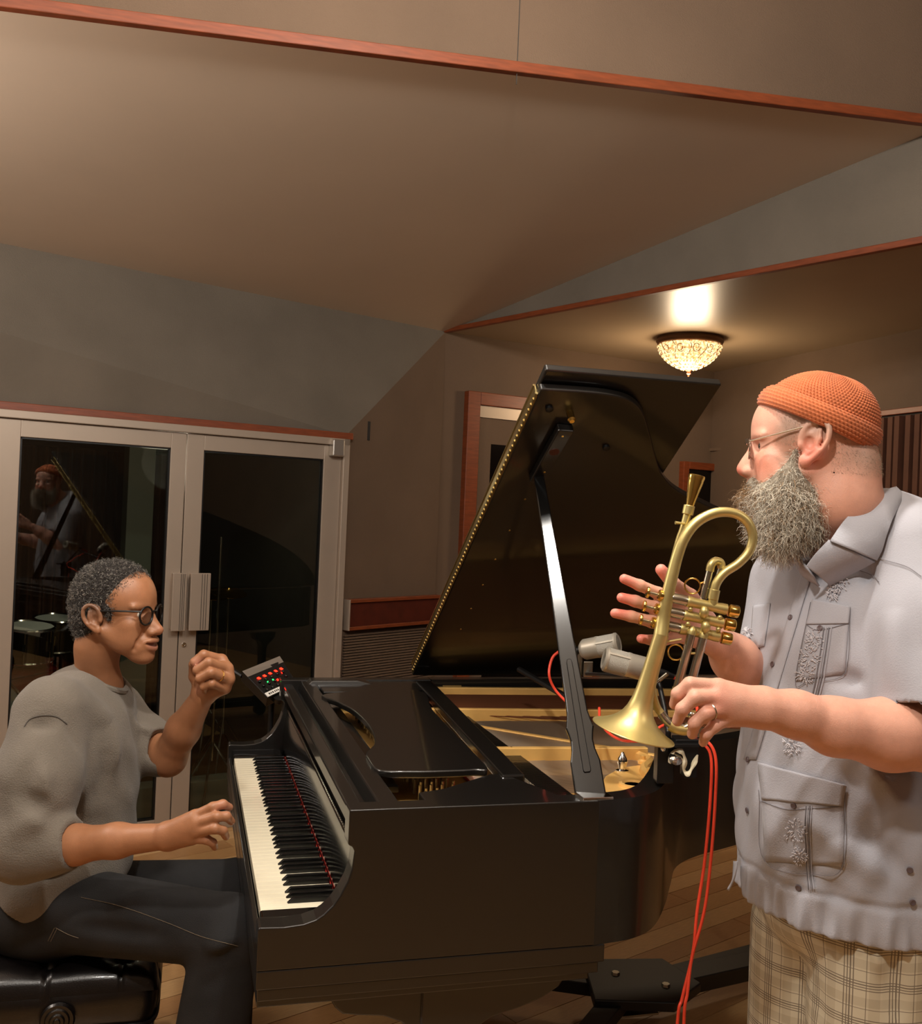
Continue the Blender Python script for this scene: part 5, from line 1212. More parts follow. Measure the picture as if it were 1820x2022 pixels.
for (q0, q1, r, k, kind) in (((55, 1438, 2.15), (125, 1418, 2.15), .003, .02, 's'), ((130, 1420, 2.18), (145, 1600, 2.20), .012, .03, 's'), ((165, 1470, 2.26), (185, 1650, 2.25), .010, .035, 'u'),
    ((200, 1480, 2.27), (225, 1640, 2.27), .010, .035, 's'), ((235, 1420, 2.30), (262, 1620, 2.29), .010, .035, 'u'), ((30, 1560, 2.08), (120, 1620, 2.06), .010, .03, 's'), ((20, 1640, 2.06), (130, 1600, 2.05), .008, .03, 'u'),
    ((10, 1745, 2.24), (180, 1700, 2.26), .012, .035, 's'), ((0, 1790, 2.25), (130, 1780, 2.26), .010, .03, 'u'), ((252, 1380, 2.40), (275, 1480, 2.44), .012, .03, 's'), ((60, 1480, 2.09), (30, 1600, 2.06), .01, .03, 's'), ((100, 1470, 2.08), (90, 1620, 2.05), .01, .03, 'u'), ((180, 1540, 2.26), (215, 1690, 2.26), .01, .03, 's'), ((60, 1725, 2.22), (240, 1640, 2.27), .01, .03, 'u'), ((150, 1370, 2.27), (215, 1430, 2.30), .01, .03, 'u'), ((275, 1420, 2.47), (320, 1450, 2.45), .008, .025, 'u')):
    s.fold(at(*q0), at(*q1), .026 if kind == 'u' else .016, .018 if kind == 'u' else -.016)
s.cap(at(100, 1668, 2.125), at(190, 1666, 2.115), .040, .042, .004, 's'); s.plane(at(147, 1668, 2.12), nrm(at(230, 1662, 2.09)-at(120, 1668, 2.12)), rad=.075, c=at(185, 1667, 2.11))
s.cap(at(325, 1478, 2.49), at(368, 1420, 2.44), .046, .046, .004, 's')
s.plane(at(334, 1490, 2.50), nrm(np.array(at(350, 1480, 2.49))-at(300, 1478, 2.52)), rad=.075, c=at(368, 1500, 2.50))
s.cap(P(-.04, 0, -.07), at(197, 1345, 2.43), .054, .060, .008, 's')
s.plane(at(70, 1808, 2.3)+0*UP, nrm(np.array([-.45, 0, -.9])), rad=.26, c=at(60, 1890, 2.35))
def wp(V): 
    n1 = np.sin(V[:, 2]*60+V[:, 0]*25+2*np.sin(V[:, 1]*18))*np.sin(V[:, 0]*33+V[:, 1]*20); return V+np.stack([n1*.0022, -abs(n1)*.0012, 0*n1], 1)
sw_ = s.build('sweatshirt', M['sweat'], pi_, 2, fn=wp)
nk = []
for t in np.linspace(0, 2*math.pi, 40):
    c_ = at(197, 1338, 2.425); nk.append(c_+np.array([1, 0, -.30])*.060*math.cos(t)+np.array([0, 1, .0])*.066*math.sin(t)+UP*(-.004+.010*math.cos(t)*-1))
MB().tube(nk, .0085, 8, False, flat=1.).build('neck_band', M['sweat'], pi_, smooth=True)
bv2 = bvh_of(sw_)
def sl2(name, pts, r, m, par):
    out = []
    for x, y, _ in catmull([(x, y, 0) for x, y in pts], 8):
        p_, n_ = surf(bv2, x, y)
        if p_ is not None and (not out or np.linalg.norm(p_-out[-1]) < .05): out.append(p_+n_*.0006)
    if len(out) > 2: MB().tube(out, r, 5).build(name, m, par, smooth=True)
M['sweat_seam'] = mat('dark_sweatshirt_seam', (.30, .28, .26), .95)
sl2('shoulder_seam', [(48, 1435), (60, 1420), (85, 1413), (112, 1416), (132, 1430)], .0013, M['sweat_seam'], sw_)
# ---- jeans
s = SDF(.005)
s.ell(at(95, 1790, 2.42), (.15, .19, .11), MT, .05)
for h_, k_, r0, r1 in ((hRp, kRp, .098, .076), (hLp, kLp, .092, .072)):
    ft = k_*[1, 1, 0]+UP*.05+np.array([-.04, 0, 0]); s.chain([h_, k_], [r0, r1], .04); s.chain([k_, k_*.5+ft*.5+np.array([-.015, 0, 0]), ft+UP*.05], [r1, .080, .085], .02); s.plane(ft+UP*.03, (0, 0, -1), rad=.14)
for (q0, q1, r, k, kind) in (((200, 1790, 2.18), (330, 1740, 2.20), .012, .035, 'u'), ((340, 1850, 2.10), (470, 1790, 2.12), .010, .03, 's'), ((400, 1890, 2.10), (475, 1850, 2.11), .009, .02, 'u'), ((405, 1902, 2.10), (480, 1870, 2.11), .006, .02, 's'), ((150, 1830, 2.2), (330, 1850, 2.14), .010, .03, 's'), ((330, 1740, 2.45), (450, 1700, 2.53), .009, .03, 's'), ((350, 1770, 2.5), (460, 1745, 2.54), .009, .03, 's'), ((380, 1960, 2.09), (490, 1925, 2.09), .008, .03, 's')):
    s.fold(at(*q0), at(*q1), .026 if kind == 'u' else .016, .018 if kind == 'u' else -.016)
jn = s.build('jeans', M['jeans'], pi_, 2)
bv2 = bvh_of(jn); M['thread'] = mat('tan_jeans_thread', (.45, .40, .33), .8)
for pts in ([(160, 1772), (240, 1790), (330, 1822), (400, 1850), (470, 1868)], [(95, 1858), (108, 1832)], [(100, 1859), (113, 1833)], [(110, 1832), (135, 1845), (155, 1852)], [(345, 1745), (400, 1745), (455, 1742)]): sl2('stitch_line', pts, .0006, M['thread'], jn)
for k_ in (kRp, kLp):
    f0 = k_*[1, 1, 0]+np.array([-.04, 0, 0]); q = SDF(.004); q.cap(f0+UP*.05-np.array([.02, 0, 0]), f0+UP*.04+np.array([.16, 0, 0]), .045, .038, .02); q.plane(f0+UP*.003, (0, 0, -1), rad=.3); q.build('shoe', M['sole'], pi_)
rc = (np.array(at(452, 1341, 2.37))*.5+np.array(at(416, 1328, 2.325))*.5); tag(MB().ring(rc, np.array(at(416, 1328, 2.325))-at(452, 1341, 2.37), .0128, .0012, 24, 6).build('ring', M['brass'], None, smooth=True), 'thin gold ring on the raised fist of the seated pianist', 'ring')

# ================================================================ BENCH
X0b, X1b, Y0b, Y1b, ZBt = -.66, -.175, .545, 1.21, .462
bn = thing('piano_bench', ((X0b+X1b)/2, (Y0b+Y1b)/2, 0), 'black tufted leather piano bench under the seated pianist', 'bench')
nx, ny = 90, 110; cxb, cyb = (X0b+X1b)/2, (Y0b+Y1b)/2; hx, hy = (X1b-X0b)/2, (Y1b-Y0b)/2
dim = [(X0b+(i+.5)*(X1b-X0b)/3, Y0b+(j+.5)*(Y1b-Y0b)/4) for i in range(3) for j in range(4)]
V = []
U_, W_ = np.meshgrid(np.linspace(-1, 1, nx), np.linspace(-1, 1, ny), indexing='ij')
def cushion(u, w):
    x, y = cxb+u*hx, cyb+w*hy
    e = (1-abs(u)**9)*(1-abs(w)**10); z = ZBt-.045+.062*max(e, 0)**.42
    for a, c in dim:
        r2 = (x-a)**2+(y-c)**2; z -= .030*math.exp(-r2/.00045)+.012*math.exp(-r2/.003)
    # creases running between the buttons and out to the edges
    for a, c in dim:
        for k_ in range(8):
            an = k_*math.pi/4+.39; dx, dy = x-a, y-c; t = dx*math.cos(an)+dy*math.sin(an); s_ = -dx*math.sin(an)+dy*math.cos(an)
            if 0 < t < .075: z -= .006*math.exp(-(s_/.004)**2)*(1-t/.075)
    fx_ = min(abs(x-a) for a, c in dim); fy_ = min(abs(y-c) for a, c in dim)
    if abs(w) > .80: z -= .010*math.exp(-(fx_/.004)**2)*min(1, (abs(w)-.80)/.1)
    if abs(u) > .78: z -= .010*math.exp(-(fy_/.004)**2)*min(1, (abs(u)-.78)/.1)
    return (x, y, z)
V = [cushion(U_[i, j], W_[i, j]) for i in range(nx) for j in range(ny)]
q = MB().add(V, [(i*ny+j, (i+1)*ny+j, (i+1)*ny+j+1, i*ny+j+1) for i in range(nx-1) for j in range(ny-1)])
q.build('tufted_cushion', M['leather'], bn, smooth=True, angle=180)
sd_ = MB()       # leather boxing round the side, bulging
def side(u, z_, bul): return None
ringp = []
for t in np.linspace(0, 1, 161)[:-1]:
    p4 = t*4; k_ = int(p4); f_ = p4-k_; c4 = [(-1, -1), (1, -1), (1, 1), (-1, 1), (-1, -1)]; a, c = np.array(c4[k_], float), np.array(c4[k_+1], float)
    q2 = a+(c-a)*f_; rr_ = (abs(q2[0])**14+abs(q2[1])**14)**(1/14); ringp.append((cxb+q2[0]/rr_*hx, cyb+q2[1]/rr_*hy, f_, k_))
rows = [(ZBt-.043, 0), (ZBt-.055, .005), (ZBt-.075, .007), (ZBt-.095, .004), (ZBt-.112, -.002), (ZBt-.118, -.004)]
V = []
for z_, bl_ in rows:
    for x, y, f_, k_ in ringp:
        d = nrm(np.array([(x-cxb)/hx**2, (y-cyb)/hy**2, 0])); n4 = 3 if k_ in (0, 2) else 4
        cr_ = .006*math.exp(-((((f_*n4) % 1)-.5)/.018)**2); V.append((x+d[0]*(bl_-cr_), y+d[1]*(bl_-cr_), z_))
n_ = len(ringp); sd_.add(V, [(r*n_+(i+1) % n_, r*n_+i, (r+1)*n_+i, (r+1)*n_+(i+1) % n_) for r in range(len(rows)-1) for i in range(n_)])
sd_.build('leather_side', M['leather'], bn, smooth=True, angle=180)
MB().tube([(x, y, ZBt-.122) for x, y, _, _ in ringp]+[(ringp[0][0], ringp[0][1], ZBt-.122)], .005, 8, False).build('leather_piping', M['leather'], bn, smooth=True)
for a, c in dim: MB().ball((a, c, cushion((a-cxb)/hx, (c-cyb)/hy)[2]+.003), .010, 12, 6, (1, 1, .5)).build('tuft_button', M['leather'], bn, smooth=True)
MB().box((X0b+.006, Y0b+.006, ZBt-.185), (X1b-.006, Y1b-.006, ZBt-.124)).build('frame', M['ebony'], bn, bevel=.004)
kn_ = on(115, 2005, 1, Y0b)
MB().lathe((kn_[0], Y0b+.004, kn_[2]-.002), (0, -1, 0), [(0, .016), (.012, .016), (.014, .036), (.020, .0375), (.026, .034), (.025, .027), (.029, .024), (.028, .017), (.032, .014), (.031, .008), (.034, .006)], 28).build('height_knob', M['leather'], bn, smooth=True)
for x in (X0b+.05, X1b-.05):
    for y in (Y0b+.05, Y1b-.05): MB().tube([(x, y, ZBt-.18), (x, y, .05), (x, y, .0)], [.026, .020, .017], 12).build('leg', M['ebony'], bn, smooth=True)
# ================================================================ THE HORN (flugelhorn-like trumpet held mouthpiece up)
dT = 1.60
ho = thing('trumpet', at(1330, 1240, dT), 'brushed brass flugelhorn with bell pointing down held by the bearded man', 'trumpet')
HB_, SV, BR = M['horn'], M['silver'], M['brass']
def tp(px, py, dd=0.): return at(px, py, dT+dd)
rim_c = tp(1250, 1445); axis = nrm(np.array(tp(1303, 1256))-rim_c); axis = nrm(axis+Fv*-.035)
prof = [(0, .0670), (.0008, .0672), (.004, .0600), (.009, .0500), (.015, .0405), (.022, .0325), (.030, .0262), (.040, .0213), (.055, .0174), (.075, .0150), (.105, .0136), (.14, .0127), (.165, .0119)]
inn_ = [(h+.0006, r-.0008) for h, r in prof]
MB().lathe(rim_c, axis, inn_[::-1]+prof, 64, False).build('bell', HB_, ho, smooth=True, angle=60)
MB().ring(rim_c+axis*.0004, axis, .0670, .0011, 64, 6).build('bell_rim', HB_, ho, smooth=True)
top = [rim_c+axis*.16, tp(1309, 1222), tp(1317, 1180), tp(1326, 1140), tp(1337, 1098), tp(1350, 1064), tp(1370, 1036), tp(1397, 1018), tp(1427, 1011), tp(1456, 1016), tp(1477, 1033), tp(1486, 1060), tp(1479, 1088), tp(1458, 1112), tp(1430, 1131), tp(1414, 1152), tp(1408, 1176)]
rr = [.0120, .0112, .0105, .0099, .0094, .0090, .0087, .0084, .0081, .0079, .0077, .0076, .0075, .0074, .0073, .0073, .0073]
cpz = catmull(top, 6); MB().tube(cpz, np.interp(np.linspace(0, 1, len(cpz)), np.linspace(0, 1, len(rr)), rr), 20).build('bell_tube', HB_, ho, smooth=True)
MB().cyl(tp(1411, 1164), tp(1407, 1184), .0088, n=20).build('ferrule', HB_, ho, smooth=True, bevel=.0008)
MB().tube(catmull([tp(1408, 1180), tp(1407, 1192), tp(1405, 1200)], 4), [.0080]*9, 16).build('elbow', HB_, ho, smooth=True)
# mouthpiece, receiver, leadpipe
mt, md_ = tp(1376, 938, .012), tp(1361, 1002, .012); ax = nrm(md_-mt)
MB().lathe(mt, ax, [(.006, .004), (.001, .0095), (0, .0118), (.001, .0135), (.005, .0138), (.008, .0130), (.012, .0128), (.025, .0105), (.040, .0080), (.054, .0062), (.060, .0058)], 32).build('mouthpiece', M['brass'], ho, smooth=True)
MB().cyl(tp(1361, 998, .012), tp(1357, 1016, .012), .0092, n=24).build('receiver', HB_, ho, smooth=True, bevel=.001)
lp = catmull([tp(1357, 1014, .012), tp(1350, 1042, .013), tp(1341, 1068, .018), tp(1325, 1130, .026), tp(1308, 1205, .028), tp(1293, 1290, .028), tp(1287, 1350, .028), tp(1294, 1390, .026), tp(1307, 1412, .022)], 6)
MB().tube(lp, .0066, 16).build('leadpipe', HB_, ho, smooth=True)
MB().tube([tp(1352, 1034, .008), tp(1344, 1033, .004), tp(1333, 1032, .002)], [.0022, .0018, .0028], 8).build('hook', HB_, ho, smooth=True)
MB().tube(catmull([tp(1305, 1409, .022), tp(1316, 1423, .018), tp(1330, 1433, .014), tp(1350, 1438, .012), tp(1368, 1428, .012)], 5), .0074, 16).build('tuning_slide', SV, ho, smooth=True)
MB().tube(catmull([tp(1322, 1432, .014), tp(1340, 1440, .012), tp(1358, 1440, .012), tp(1375, 1424, .012)], 5), .0090, 14).build('slide_bow', HB_, ho, smooth=True)
# valves
vd = nrm(np.array(tp(1436, 1203))-tp(1357, 1187))
for i in range(3):
    o_ = np.array([-7*i, 27*i]); dd = .004*i
    def vp(x, y): return tp(x+o_[0], y+o_[1], dd)
    vb = MB().lathe(vp(1356, 1187), nrm(vp(1436, 1204)-vp(1356, 1187)), [(0, .0086), (.001, .0092), (.006, .0090), (.012, .0082), (.05, .0082), (.058, .0090), (.0655, .0090)], 24).build('valve_casing', HB_, ho, smooth=True)
    MB().lathe(vp(1326, 1180.5), vd, [(0, .0080), (.001, .0084), (.022, .0084), (.025, .0078)], 24).build('valve_sleeve', SV, ho, smooth=True)
    MB().lathe(vp(1437.5, 1204.5), vd, [(0, .0088), (.001, .0102), (.0155, .0102), (.0172, .0088)], 24).build('bottom_cap', M['brass'], ho, smooth=True)
    MB().lathe(vp(1299, 1174.5), vd, [(0, .0070), (.002, .0092), (.006, .0092), (.008, .008), (.022, .0080)], 20).build('top_cap', M['brass'], ho, smooth=True)
    MB().cyl(vp(1281, 1170), vp(1300, 1175), .0026, n=10).build('valve_stem', SV, ho, smooth=True)
    MB().lathe(vp(1276, 1169), vd, [(0, .0082), (.0012, .0090), (.0042, .0090), (.006, .0045)], 20).build('finger_button', M['brass'], ho, smooth=True)
for i, q in enumerate(((1390, 1209), (1393, 1238))): MB().ball(tp(*q, -.008), .0092, 14, 10, (.85, .85, 1.1)).build('knuckle_tube', HB_, ho, smooth=True)
for q in ((1363, 1203), (1358, 1232), (1421, 1219), (1418, 1243), (1386, 1262)): MB().ball(tp(*q, -.002), .0042, 10, 8).build('brace_stud', HB_, ho, smooth=True)
# first slide
MB().cyl(tp(1388, 1182, .006), tp(1403, 1120, .006), .0060, n=16).cyl(tp(1412, 1160, .012), tp(1424, 1124, .012), .0060, n=16).build('first_slide_tube', SV, ho, smooth=True)
MB().tube(catmull([tp(1401, 1128, .006), tp(1404, 1115, .006), tp(1412, 1108, .009), tp(1422, 1111, .012), tp(1425, 1122, .012)], 6), .0069, 16).build('first_slide_bow', HB_, ho, smooth=True)
MB().ring(tp(1367, 1157, .006), Fv+Rv*.3, .0125, .0014, 32, 8).build('slide_ring', M['brass'], ho, smooth=True)
MB().ring(tp(1334, 1288, .004), Fv+Rv*.3, .0125, .0014, 32, 8).build('slide_ring', M['brass'], ho, smooth=True)
MB().cyl(tp(1381, 1152, .006), tp(1395, 1148, .006), .0016, n=6).cyl(tp(1347, 1289, .004), tp(1358, 1290, .004), .0016, n=6).build('ring_post', M['brass'], ho)
# third slide
for (a, c) in (((1366, 1248), (1336, 1362)), ((1389, 1255), (1362, 1358))):
    MB().cyl(tp(*a), tp(*c), .0070, n=18).build('third_slide_tube', SV, ho, smooth=True)
    d = nrm(np.array(tp(*a))-tp(*c)); MB().lathe(tp(*a)-d*.004, d, [(0, .0076), (.006, .0076), (.011, .0055), (.014, .002)], 18).build('slide_cap', HB_, ho, smooth=True)
    m_ = np.array(tp(*a))*.72+np.array(tp(*c))*.28; MB().cyl(m_, m_+d*.003, .0078, n=18).build('slide_collar', SV, ho, smooth=True)
MB().tube(catmull([tp(1336, 1358), tp(1332, 1378), tp(1342, 1390), tp(1358, 1380), tp(1362, 1356)], 5), .0072, 14).build('third_slide_bow', HB_, ho, smooth=True)
MB().cyl(tp(1352, 1290), tp(1378, 1290), .002, n=8).cyl(tp(1302, 1270, .0), tp(1345, 1262, .0), .002, n=8).build('brace', HB_, ho, smooth=True)
MB().lathe(tp(1365, 1412, -.004), -Fv, [(0, .006), (.004, .0055), (.006, .003)], 12).build('water_key', SV, ho, smooth=True)

# ================================================================ MICROPHONES, CABLES, CLAMP
def mic(name, a, b_, r, label, stuff=None):
    a, b_ = np.array(a), np.array(b_); d = nrm(b_-a); L_ = np.linalg.norm(b_-a)
    t = thing(name, a, label, 'microphone', None)
    MB().lathe(a, d, [(0, r*.80), (.002, r*.95), (.006, r), (.052, r)], 28).build('mesh_grille', M['mesh'], t, smooth=True)
    MB().lathe(a, d, [(.0, r*.6), (-.001, r*.85), (.003, r*1.04), (.008, r*1.04)], 28).build('end_band', M['mic'], t, smooth=True)
    MB().lathe(a, d, [(.052, r*1.03), (.058, r*1.03), (.06, r), (L_-.012, r), (L_-.006, r*.85), (L_, r*.6)], 28).build('body', M['mic'], t, smooth=True)
    for k_ in range(3):
        s_, u_, _ = frame(d); an = k_*2.09+.4; e = math.cos(an)*s_+math.sin(an)*u_; MB().obox(a+d*.03+e*r, d*.024, np.cross(d, e)*.0022, e*.0018).build('cage_bar', M['mic'], t)
    MB().tube([b_-d*.002, b_+d*.02, b_+d*.045], [r*.42, r*.38, r*.2], 12).build('connector', M['black'], t, smooth=True)
    return t, d
m2a, m2b = at(1192, 1300, 2.22), at(1292, 1326, 2.22)
t2, d2_ = mic('condenser_microphone', m2a, m2b, .0270, 'silver studio microphone over the strings nearer the horn bell')
m1a, m1b = at(1221, 1270, 2.52), at(1146, 1284, 2.56)
t1, d1_ = mic('condenser_microphone', m1a, m1b, .0270, 'silver studio microphone beside the prop stick, farther back')
MB().tube([m1b-UP*.0, m1b-UP*.05, m1b-UP*.085], [.008, .006, .005], 10).build('mount_clip', M['silver'], t1, smooth=True)
MB().tube([at(1290, 1352, 2.2), at(1318, 1330, 2.18)], .0045, 10).build('mount_lever', M['silver'], t2, smooth=True)
# boom arms holding both microphones, clamped to the rim
cl_ = thing('mic_clamp', at(1335, 1520, 2.08), 'black metal clamp box fixed on the piano rim with white tape hanging from it', 'clamp')
cs, cu_ = Rv, UP; cc = at(1335, 1500, 2.10)
def cq(px, py, d): return at(px, py, d)
MB().obox(cq(1311, 1502, 2.10), Rv*.018, Fv*.02, UP*.044).build('clamp_body', M['black'], cl_, bevel=.002)
MB().obox(cq(1352, 1480, 2.08), Rv*.025, Fv*.022, UP*.026).build('clamp_head', M['black'], cl_, bevel=.002)
MB().obox(cq(1360, 1510, 2.08), Rv*.014, Fv*.02, UP*.024).build('clamp_jaw', M['black'], cl_, bevel=.002)
MB().obox(cq(1333, 1466, 2.075), Rv*.044, Fv*.03, UP*.0035).build('top_plate', M['black'], cl_, bevel=.001)
MB().lathe(cq(1309, 1477, 2.077), -Fv, [(0, .0065), (.004, .0065), (.006, .004)], 16).build('clamp_bolt', M['chrome'], cl_, smooth=True)
MB().cyl(cq(1319, 1445, 2.09), cq(1319, 1466, 2.09), .006, n=12).cyl(cq(1352, 1448, 2.11), cq(1352, 1466, 2.09), .009, n=12).build('clamp_knob', M['black'], cl_, smooth=True)
tpx = catmull([cq(1322, 1506, 2.065), cq(1330, 1484, 2.06), cq(1345, 1484, 2.055), cq(1352, 1500, 2.055), cq(1350, 1520, 2.055), cq(1358, 1528, 2.055), cq(1368, 1512, 2.055), cq(1376, 1490, 2.06)], 6)
MB().tube(tpx, [.0055+.002*math.sin(i*.7) for i in range(len(tpx))], 8, flat=.6).build('tape_strip', M['cloth'], cl_, smooth=True)
MB().lathe(cq(1333, 1500, 2.06), -Fv+UP*.8, [(0, .013), (.006, .015), (.010, .010)], 16).build('clamp_screw', M['chrome'], cl_, smooth=True)
bm = thing('mic_boom', at(1330, 1440, 2.15), 'thin dark boom bar carrying both studio microphones above the piano strings', 'stand')
MB().tube([at(1319, 1450, 2.11), at(1312, 1400, 2.16), at(1300, 1345, 2.22)], .006, 10).build('upright', M['black'], bm, smooth=True)
MB().tube([at(1300, 1345, 2.22), at(1240, 1335, 2.30), at(1155, 1330, 2.56)], .005, 10).build('cross_bar', M['black'], bm, smooth=True)
MB().obox(at(1160, 1320, 2.56), Rv*.012, Fv*.012, UP*.02).build('clip', M['silver'], bm, bevel=.002)
sp_ = thing('lid_support_bar', at(1075, 1350, 3.0), 'folded dark support bar lying under the raised lid behind the prop stick', 'bar')
MB().tube([at(1025, 1322, 3.0), at(1128, 1382, 2.72)], .009, 8).build('bar', M['iron'], sp_); MB().ball(at(1117, 1378, 2.70), .007, 10, 8).build('end_knob', M['silver'], sp_, smooth=True)
def cable(label, pts, r=.0032, grp=None):
    o = MB().tube(catmull(pts, 8), r, 8).build('mic_cable', M['cable'], None, smooth=True); return tag(o, label, 'cable', grp)
cable('orange red cable looping from the farther microphone down behind the prop stick', [at(1106, 1284, 2.62), at(1090, 1300, 2.62), at(1084, 1332, 2.60), at(1096, 1362, 2.60), at(1124, 1392, 2.58)], .0036)
cable('orange red cable curling under the horn bell across the strings', [at(1183, 1398, 2.5), at(1185, 1422, 2.45), at(1200, 1446, 2.38), at(1228, 1462, 2.3), at(1268, 1464, 2.2), at(1292, 1470, 2.15), at(1290, 1452, 2.14), at(1300, 1438, 2.14), at(1315, 1430, 2.15)], .0034)
cable('short orange red cable leaving the nearer microphone connector', [m2b+d2_*.045, at(1330, 1338, 2.22), at(1352, 1350, 2.24), at(1370, 1372, 2.2), at(1378, 1420, 2.12), at(1372, 1460, 2.09)], .0034)
g0 = at(1330, 2022, 1.98); gz = lambda p, z: np.array([p[0], p[1], z])
cable('left strand of the two orange red cables hanging from the clamp', [at(1372, 1466, 2.09), at(1392, 1472, 2.06), at(1404, 1500, 2.05), at(1402, 1580, 2.05), at(1391, 1700, 2.04), at(1376, 1800, 2.03), at(1368, 1880, 2.02), at(1347, 1970, 2.0), at(1337, 2022, 1.99), gz(g0, .25), gz(g0, .02)+Rv*[-.02, -.02, 0], gz(g0, .005)+np.array([-.1, -.08, 0])], .0033)
cable('right strand of the two orange red cables hanging from the clamp', [at(1372, 1462, 2.08), at(1398, 1466, 2.05), at(1413, 1500, 2.04), at(1412, 1580, 2.04), at(1403, 1700, 2.03), at(1390, 1800, 2.02), at(1366, 1890, 2.01), at(1357, 1960, 1.99), at(1350, 2022, 1.98), gz(g0, .25)+Rv*[.03, .03, 0], gz(g0, .02)+Rv*[.03, .03, 0], gz(g0, .005)+np.array([.1, -.08, 0])], .0033)

# ================================================================ MIXER ON ITS STAND BEHIND THE PIANO
qa, qb, qc, qd = at(478, 1326, 3.44), at(552, 1296, 3.54), at(588, 1350, 3.47), at(528, 1378, 3.37)
mx_ = thing('headphone_mixer', qd, 'small black headphone mixer with red and green lights and white label, tilted behind the piano', 'mixer')
nq = nrm(np.cross(qb-qa, qd-qa)); nq = nq if nq@Fv < 0 else -nq
MB().prism([qa, qb, qc, qd], -nq*.045).build('case', M['black'], mx_, bevel=.003)
def mq(u, v, h=.0015): return (qa*(1-u)+qb*u)*(1-v)+(qd*(1-u)+qc*u)*v+nq*h
MB().add([mq(.0, .0), mq(1, .0), mq(1, .22), mq(0, .22)], [(0, 1, 2, 3)]).build('silver_strip', M['alu2'], mx_)
MB().prism([mq(.02, .86, 0), mq(.48, .86, 0), mq(.48, .99, 0), mq(.02, .99, 0)], nq*.003).build('white_label', M['white'], mx_)
for i, (u0, u1) in enumerate(((.10, .14), (.16, .19), (.21, .25), (.28, .31), (.33, .36), (.38, .41))): MB().prism([mq(u0, .90, .003), mq(u1, .90, .003), mq(u1, .955, .003), mq(u0, .955, .003)], nq*.0005).build('label_mark', M['seam'], mx_)
for i in range(5): MB().prism([mq(.16+i*.16, .36, 0), mq(.21+i*.16, .36, 0), mq(.235+i*.16, .42, 0), mq(.185+i*.16, .42, 0)], nq*.004).build('red_light', M['led_r'], mx_)
for u, v in ((.78, .48), (.55, .63), (.62, .75), (.75, .78)): MB().prism([mq(u, v, 0), mq(u+.035, v, 0), mq(u+.035, v+.05, 0), mq(u, v+.05, 0)], nq*.004).build('red_light', M['led_r'], mx_)
for u in (.30, .45): MB().prism([mq(u, .58, 0), mq(u+.03, .58, 0), mq(u+.03, .62, 0), mq(u, .62, 0)], nq*.004).build('green_light', M['led_g'], mx_)
for i in range(5):
    for v in (.50, .66, .80): MB().lathe(mq(.14+i*.17, v), nq, [(0, .006), (.008, .005), (.009, .003)], 10).build('knob', M['black'], mx_, smooth=True)
ms = thing('mixer_stand', gz(mq(.4, .5), 0), 'black tripod stand holding the small mixer, seen against the right glass door', 'stand')
mc = mq(.5, .6, -.05); base = gz(mc, 0)
MB().tube([mc, gz(mc, .35)], .011, 12).build('pole', M['black'], ms, smooth=True)
MB().lathe(mq(.35, 1.05, -.03), nq, [(0, .02), (.02, .02)], 16).build('tilt_knob', M['black'], ms, smooth=True)
for an in (.4, 2.5, 4.6): MB().tube([gz(mc, .42), base+np.array([.26*math.cos(an), .26*math.sin(an)*.5, .01])], .009, 8).build('leg', M['black'], ms, smooth=True)
MB().tube([at(478, 1335, 3.46), at(462, 1325, 3.48), at(448, 1308, 3.50)], .008, 8).build('side_arm', M['black'], ms, smooth=True)

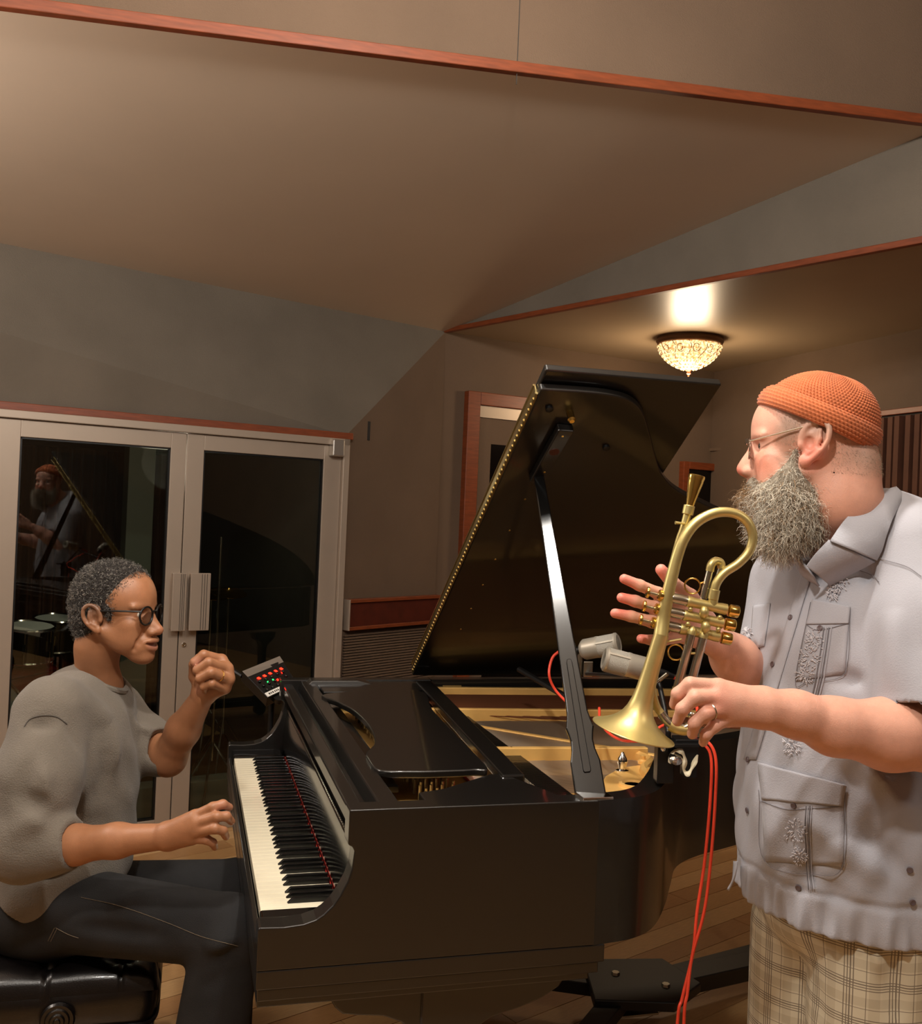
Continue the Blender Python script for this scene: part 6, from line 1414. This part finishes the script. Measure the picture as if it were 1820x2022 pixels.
# ================================================================ DRUM KIT IN THE BOOTH
def drum(c, r, h, ax_, label, shell, nm='tom_drum', cat='drum'):
    t = thing(nm, gz(c, 0), label, cat); ax_ = nrm(ax_)
    MB().lathe(c, ax_, [(-h, r), (0, r)], 36, False).build('shell', shell, t, smooth=True)
    MB().lathe(c, ax_, [(0, r*.985), (.004, r*.98)], 36).build('drumhead', M['drumhead'], t)
    MB().ring(c+ax_*.004, ax_, r*1.02, .008, 36, 6).ring(c-ax_*h, ax_, r*1.02, .008, 36, 6).build('hoop', M['chrome'], t, smooth=True)
    s_, u_, _ = frame(ax_)
    for k_ in range(6):
        e = math.cos(k_*1.047)*s_+math.sin(k_*1.047)*u_; MB().cyl(c+e*r*1.07, c+e*r*1.07-ax_*h, .004, n=6).obox(c+e*r*1.03-ax_*h*.5, e*.012, np.cross(e, ax_)*.008, ax_*.025).build('lug', M['chrome'], t)
    return t
c1 = at(58, 1238, 5.2); drum(c1, .125, .17, UP+N0*.12, 'small tom drum with bright white head seen through the left glass door', M['drumsh'])
c2 = at(112, 1222, 5.6); drum(c2, .12, .17, UP+N0*.1, 'dark tom drum beside the white headed tom behind the left glass door', M['drumsh'])
c3 = at(-28, 1436, 4.95); drum(c3, .27, .38, -Rv*.3-Fv*.95, 'dark red bass drum with chrome hoop at the left edge behind the glass', M['drumred'], 'bass_drum')
def stand(base, top, label, cym=None, nm='cymbal_stand'):
    t = thing(nm, gz(base, 0), label, 'stand'); MB().tube([gz(base, .25), gz(base, top)], [.010, .007], 10).build('pole', M['chrome'], t, smooth=True)
    for an in (0.3, 2.4, 4.5): MB().tube([gz(base, .35), gz(base, .01)+np.array([.22*math.cos(an), .22*math.sin(an), 0])], .006, 8).build('leg', M['chrome'], t, smooth=True)
for px, py, d, r, lab in ((452, 1170, 5.6, .10, 'small bronze cymbal catching light behind the right glass door'), (418, 1172, 5.9, .12, 'dim bronze cymbal just left of the small bright cymbal'), (230, 1160, 5.6, .18, 'dark bronze cymbal behind the seated pianist head')):
    c = at(px, py, d); stand(c, c[2], 'chrome stand carrying the '+lab[:lab.find('cymbal')+6]+' in the booth')
    tag(MB().lathe(c, UP+N0*.25, [(-.002, r), (0, r), (.012, r*.3), (.022, r*.15), (.03, .01)], 32).build('cymbal', M['cym'], None, smooth=True), lab, 'cymbal')
st_ = at(437, 1060, 5.0); stand(st_, st_[2], 'tall thin chrome stand just right of the door handles behind the glass', nm='microphone_stand')
rg_ = at(430, 1500, 5.3); 
tag(MB().lathe(gz(rg_, .001), UP, [(0, .34), (.006, .33)], 40).build('drum_rug', M['iron'], None), 'dark round mat on the booth floor under the stands', 'rug')
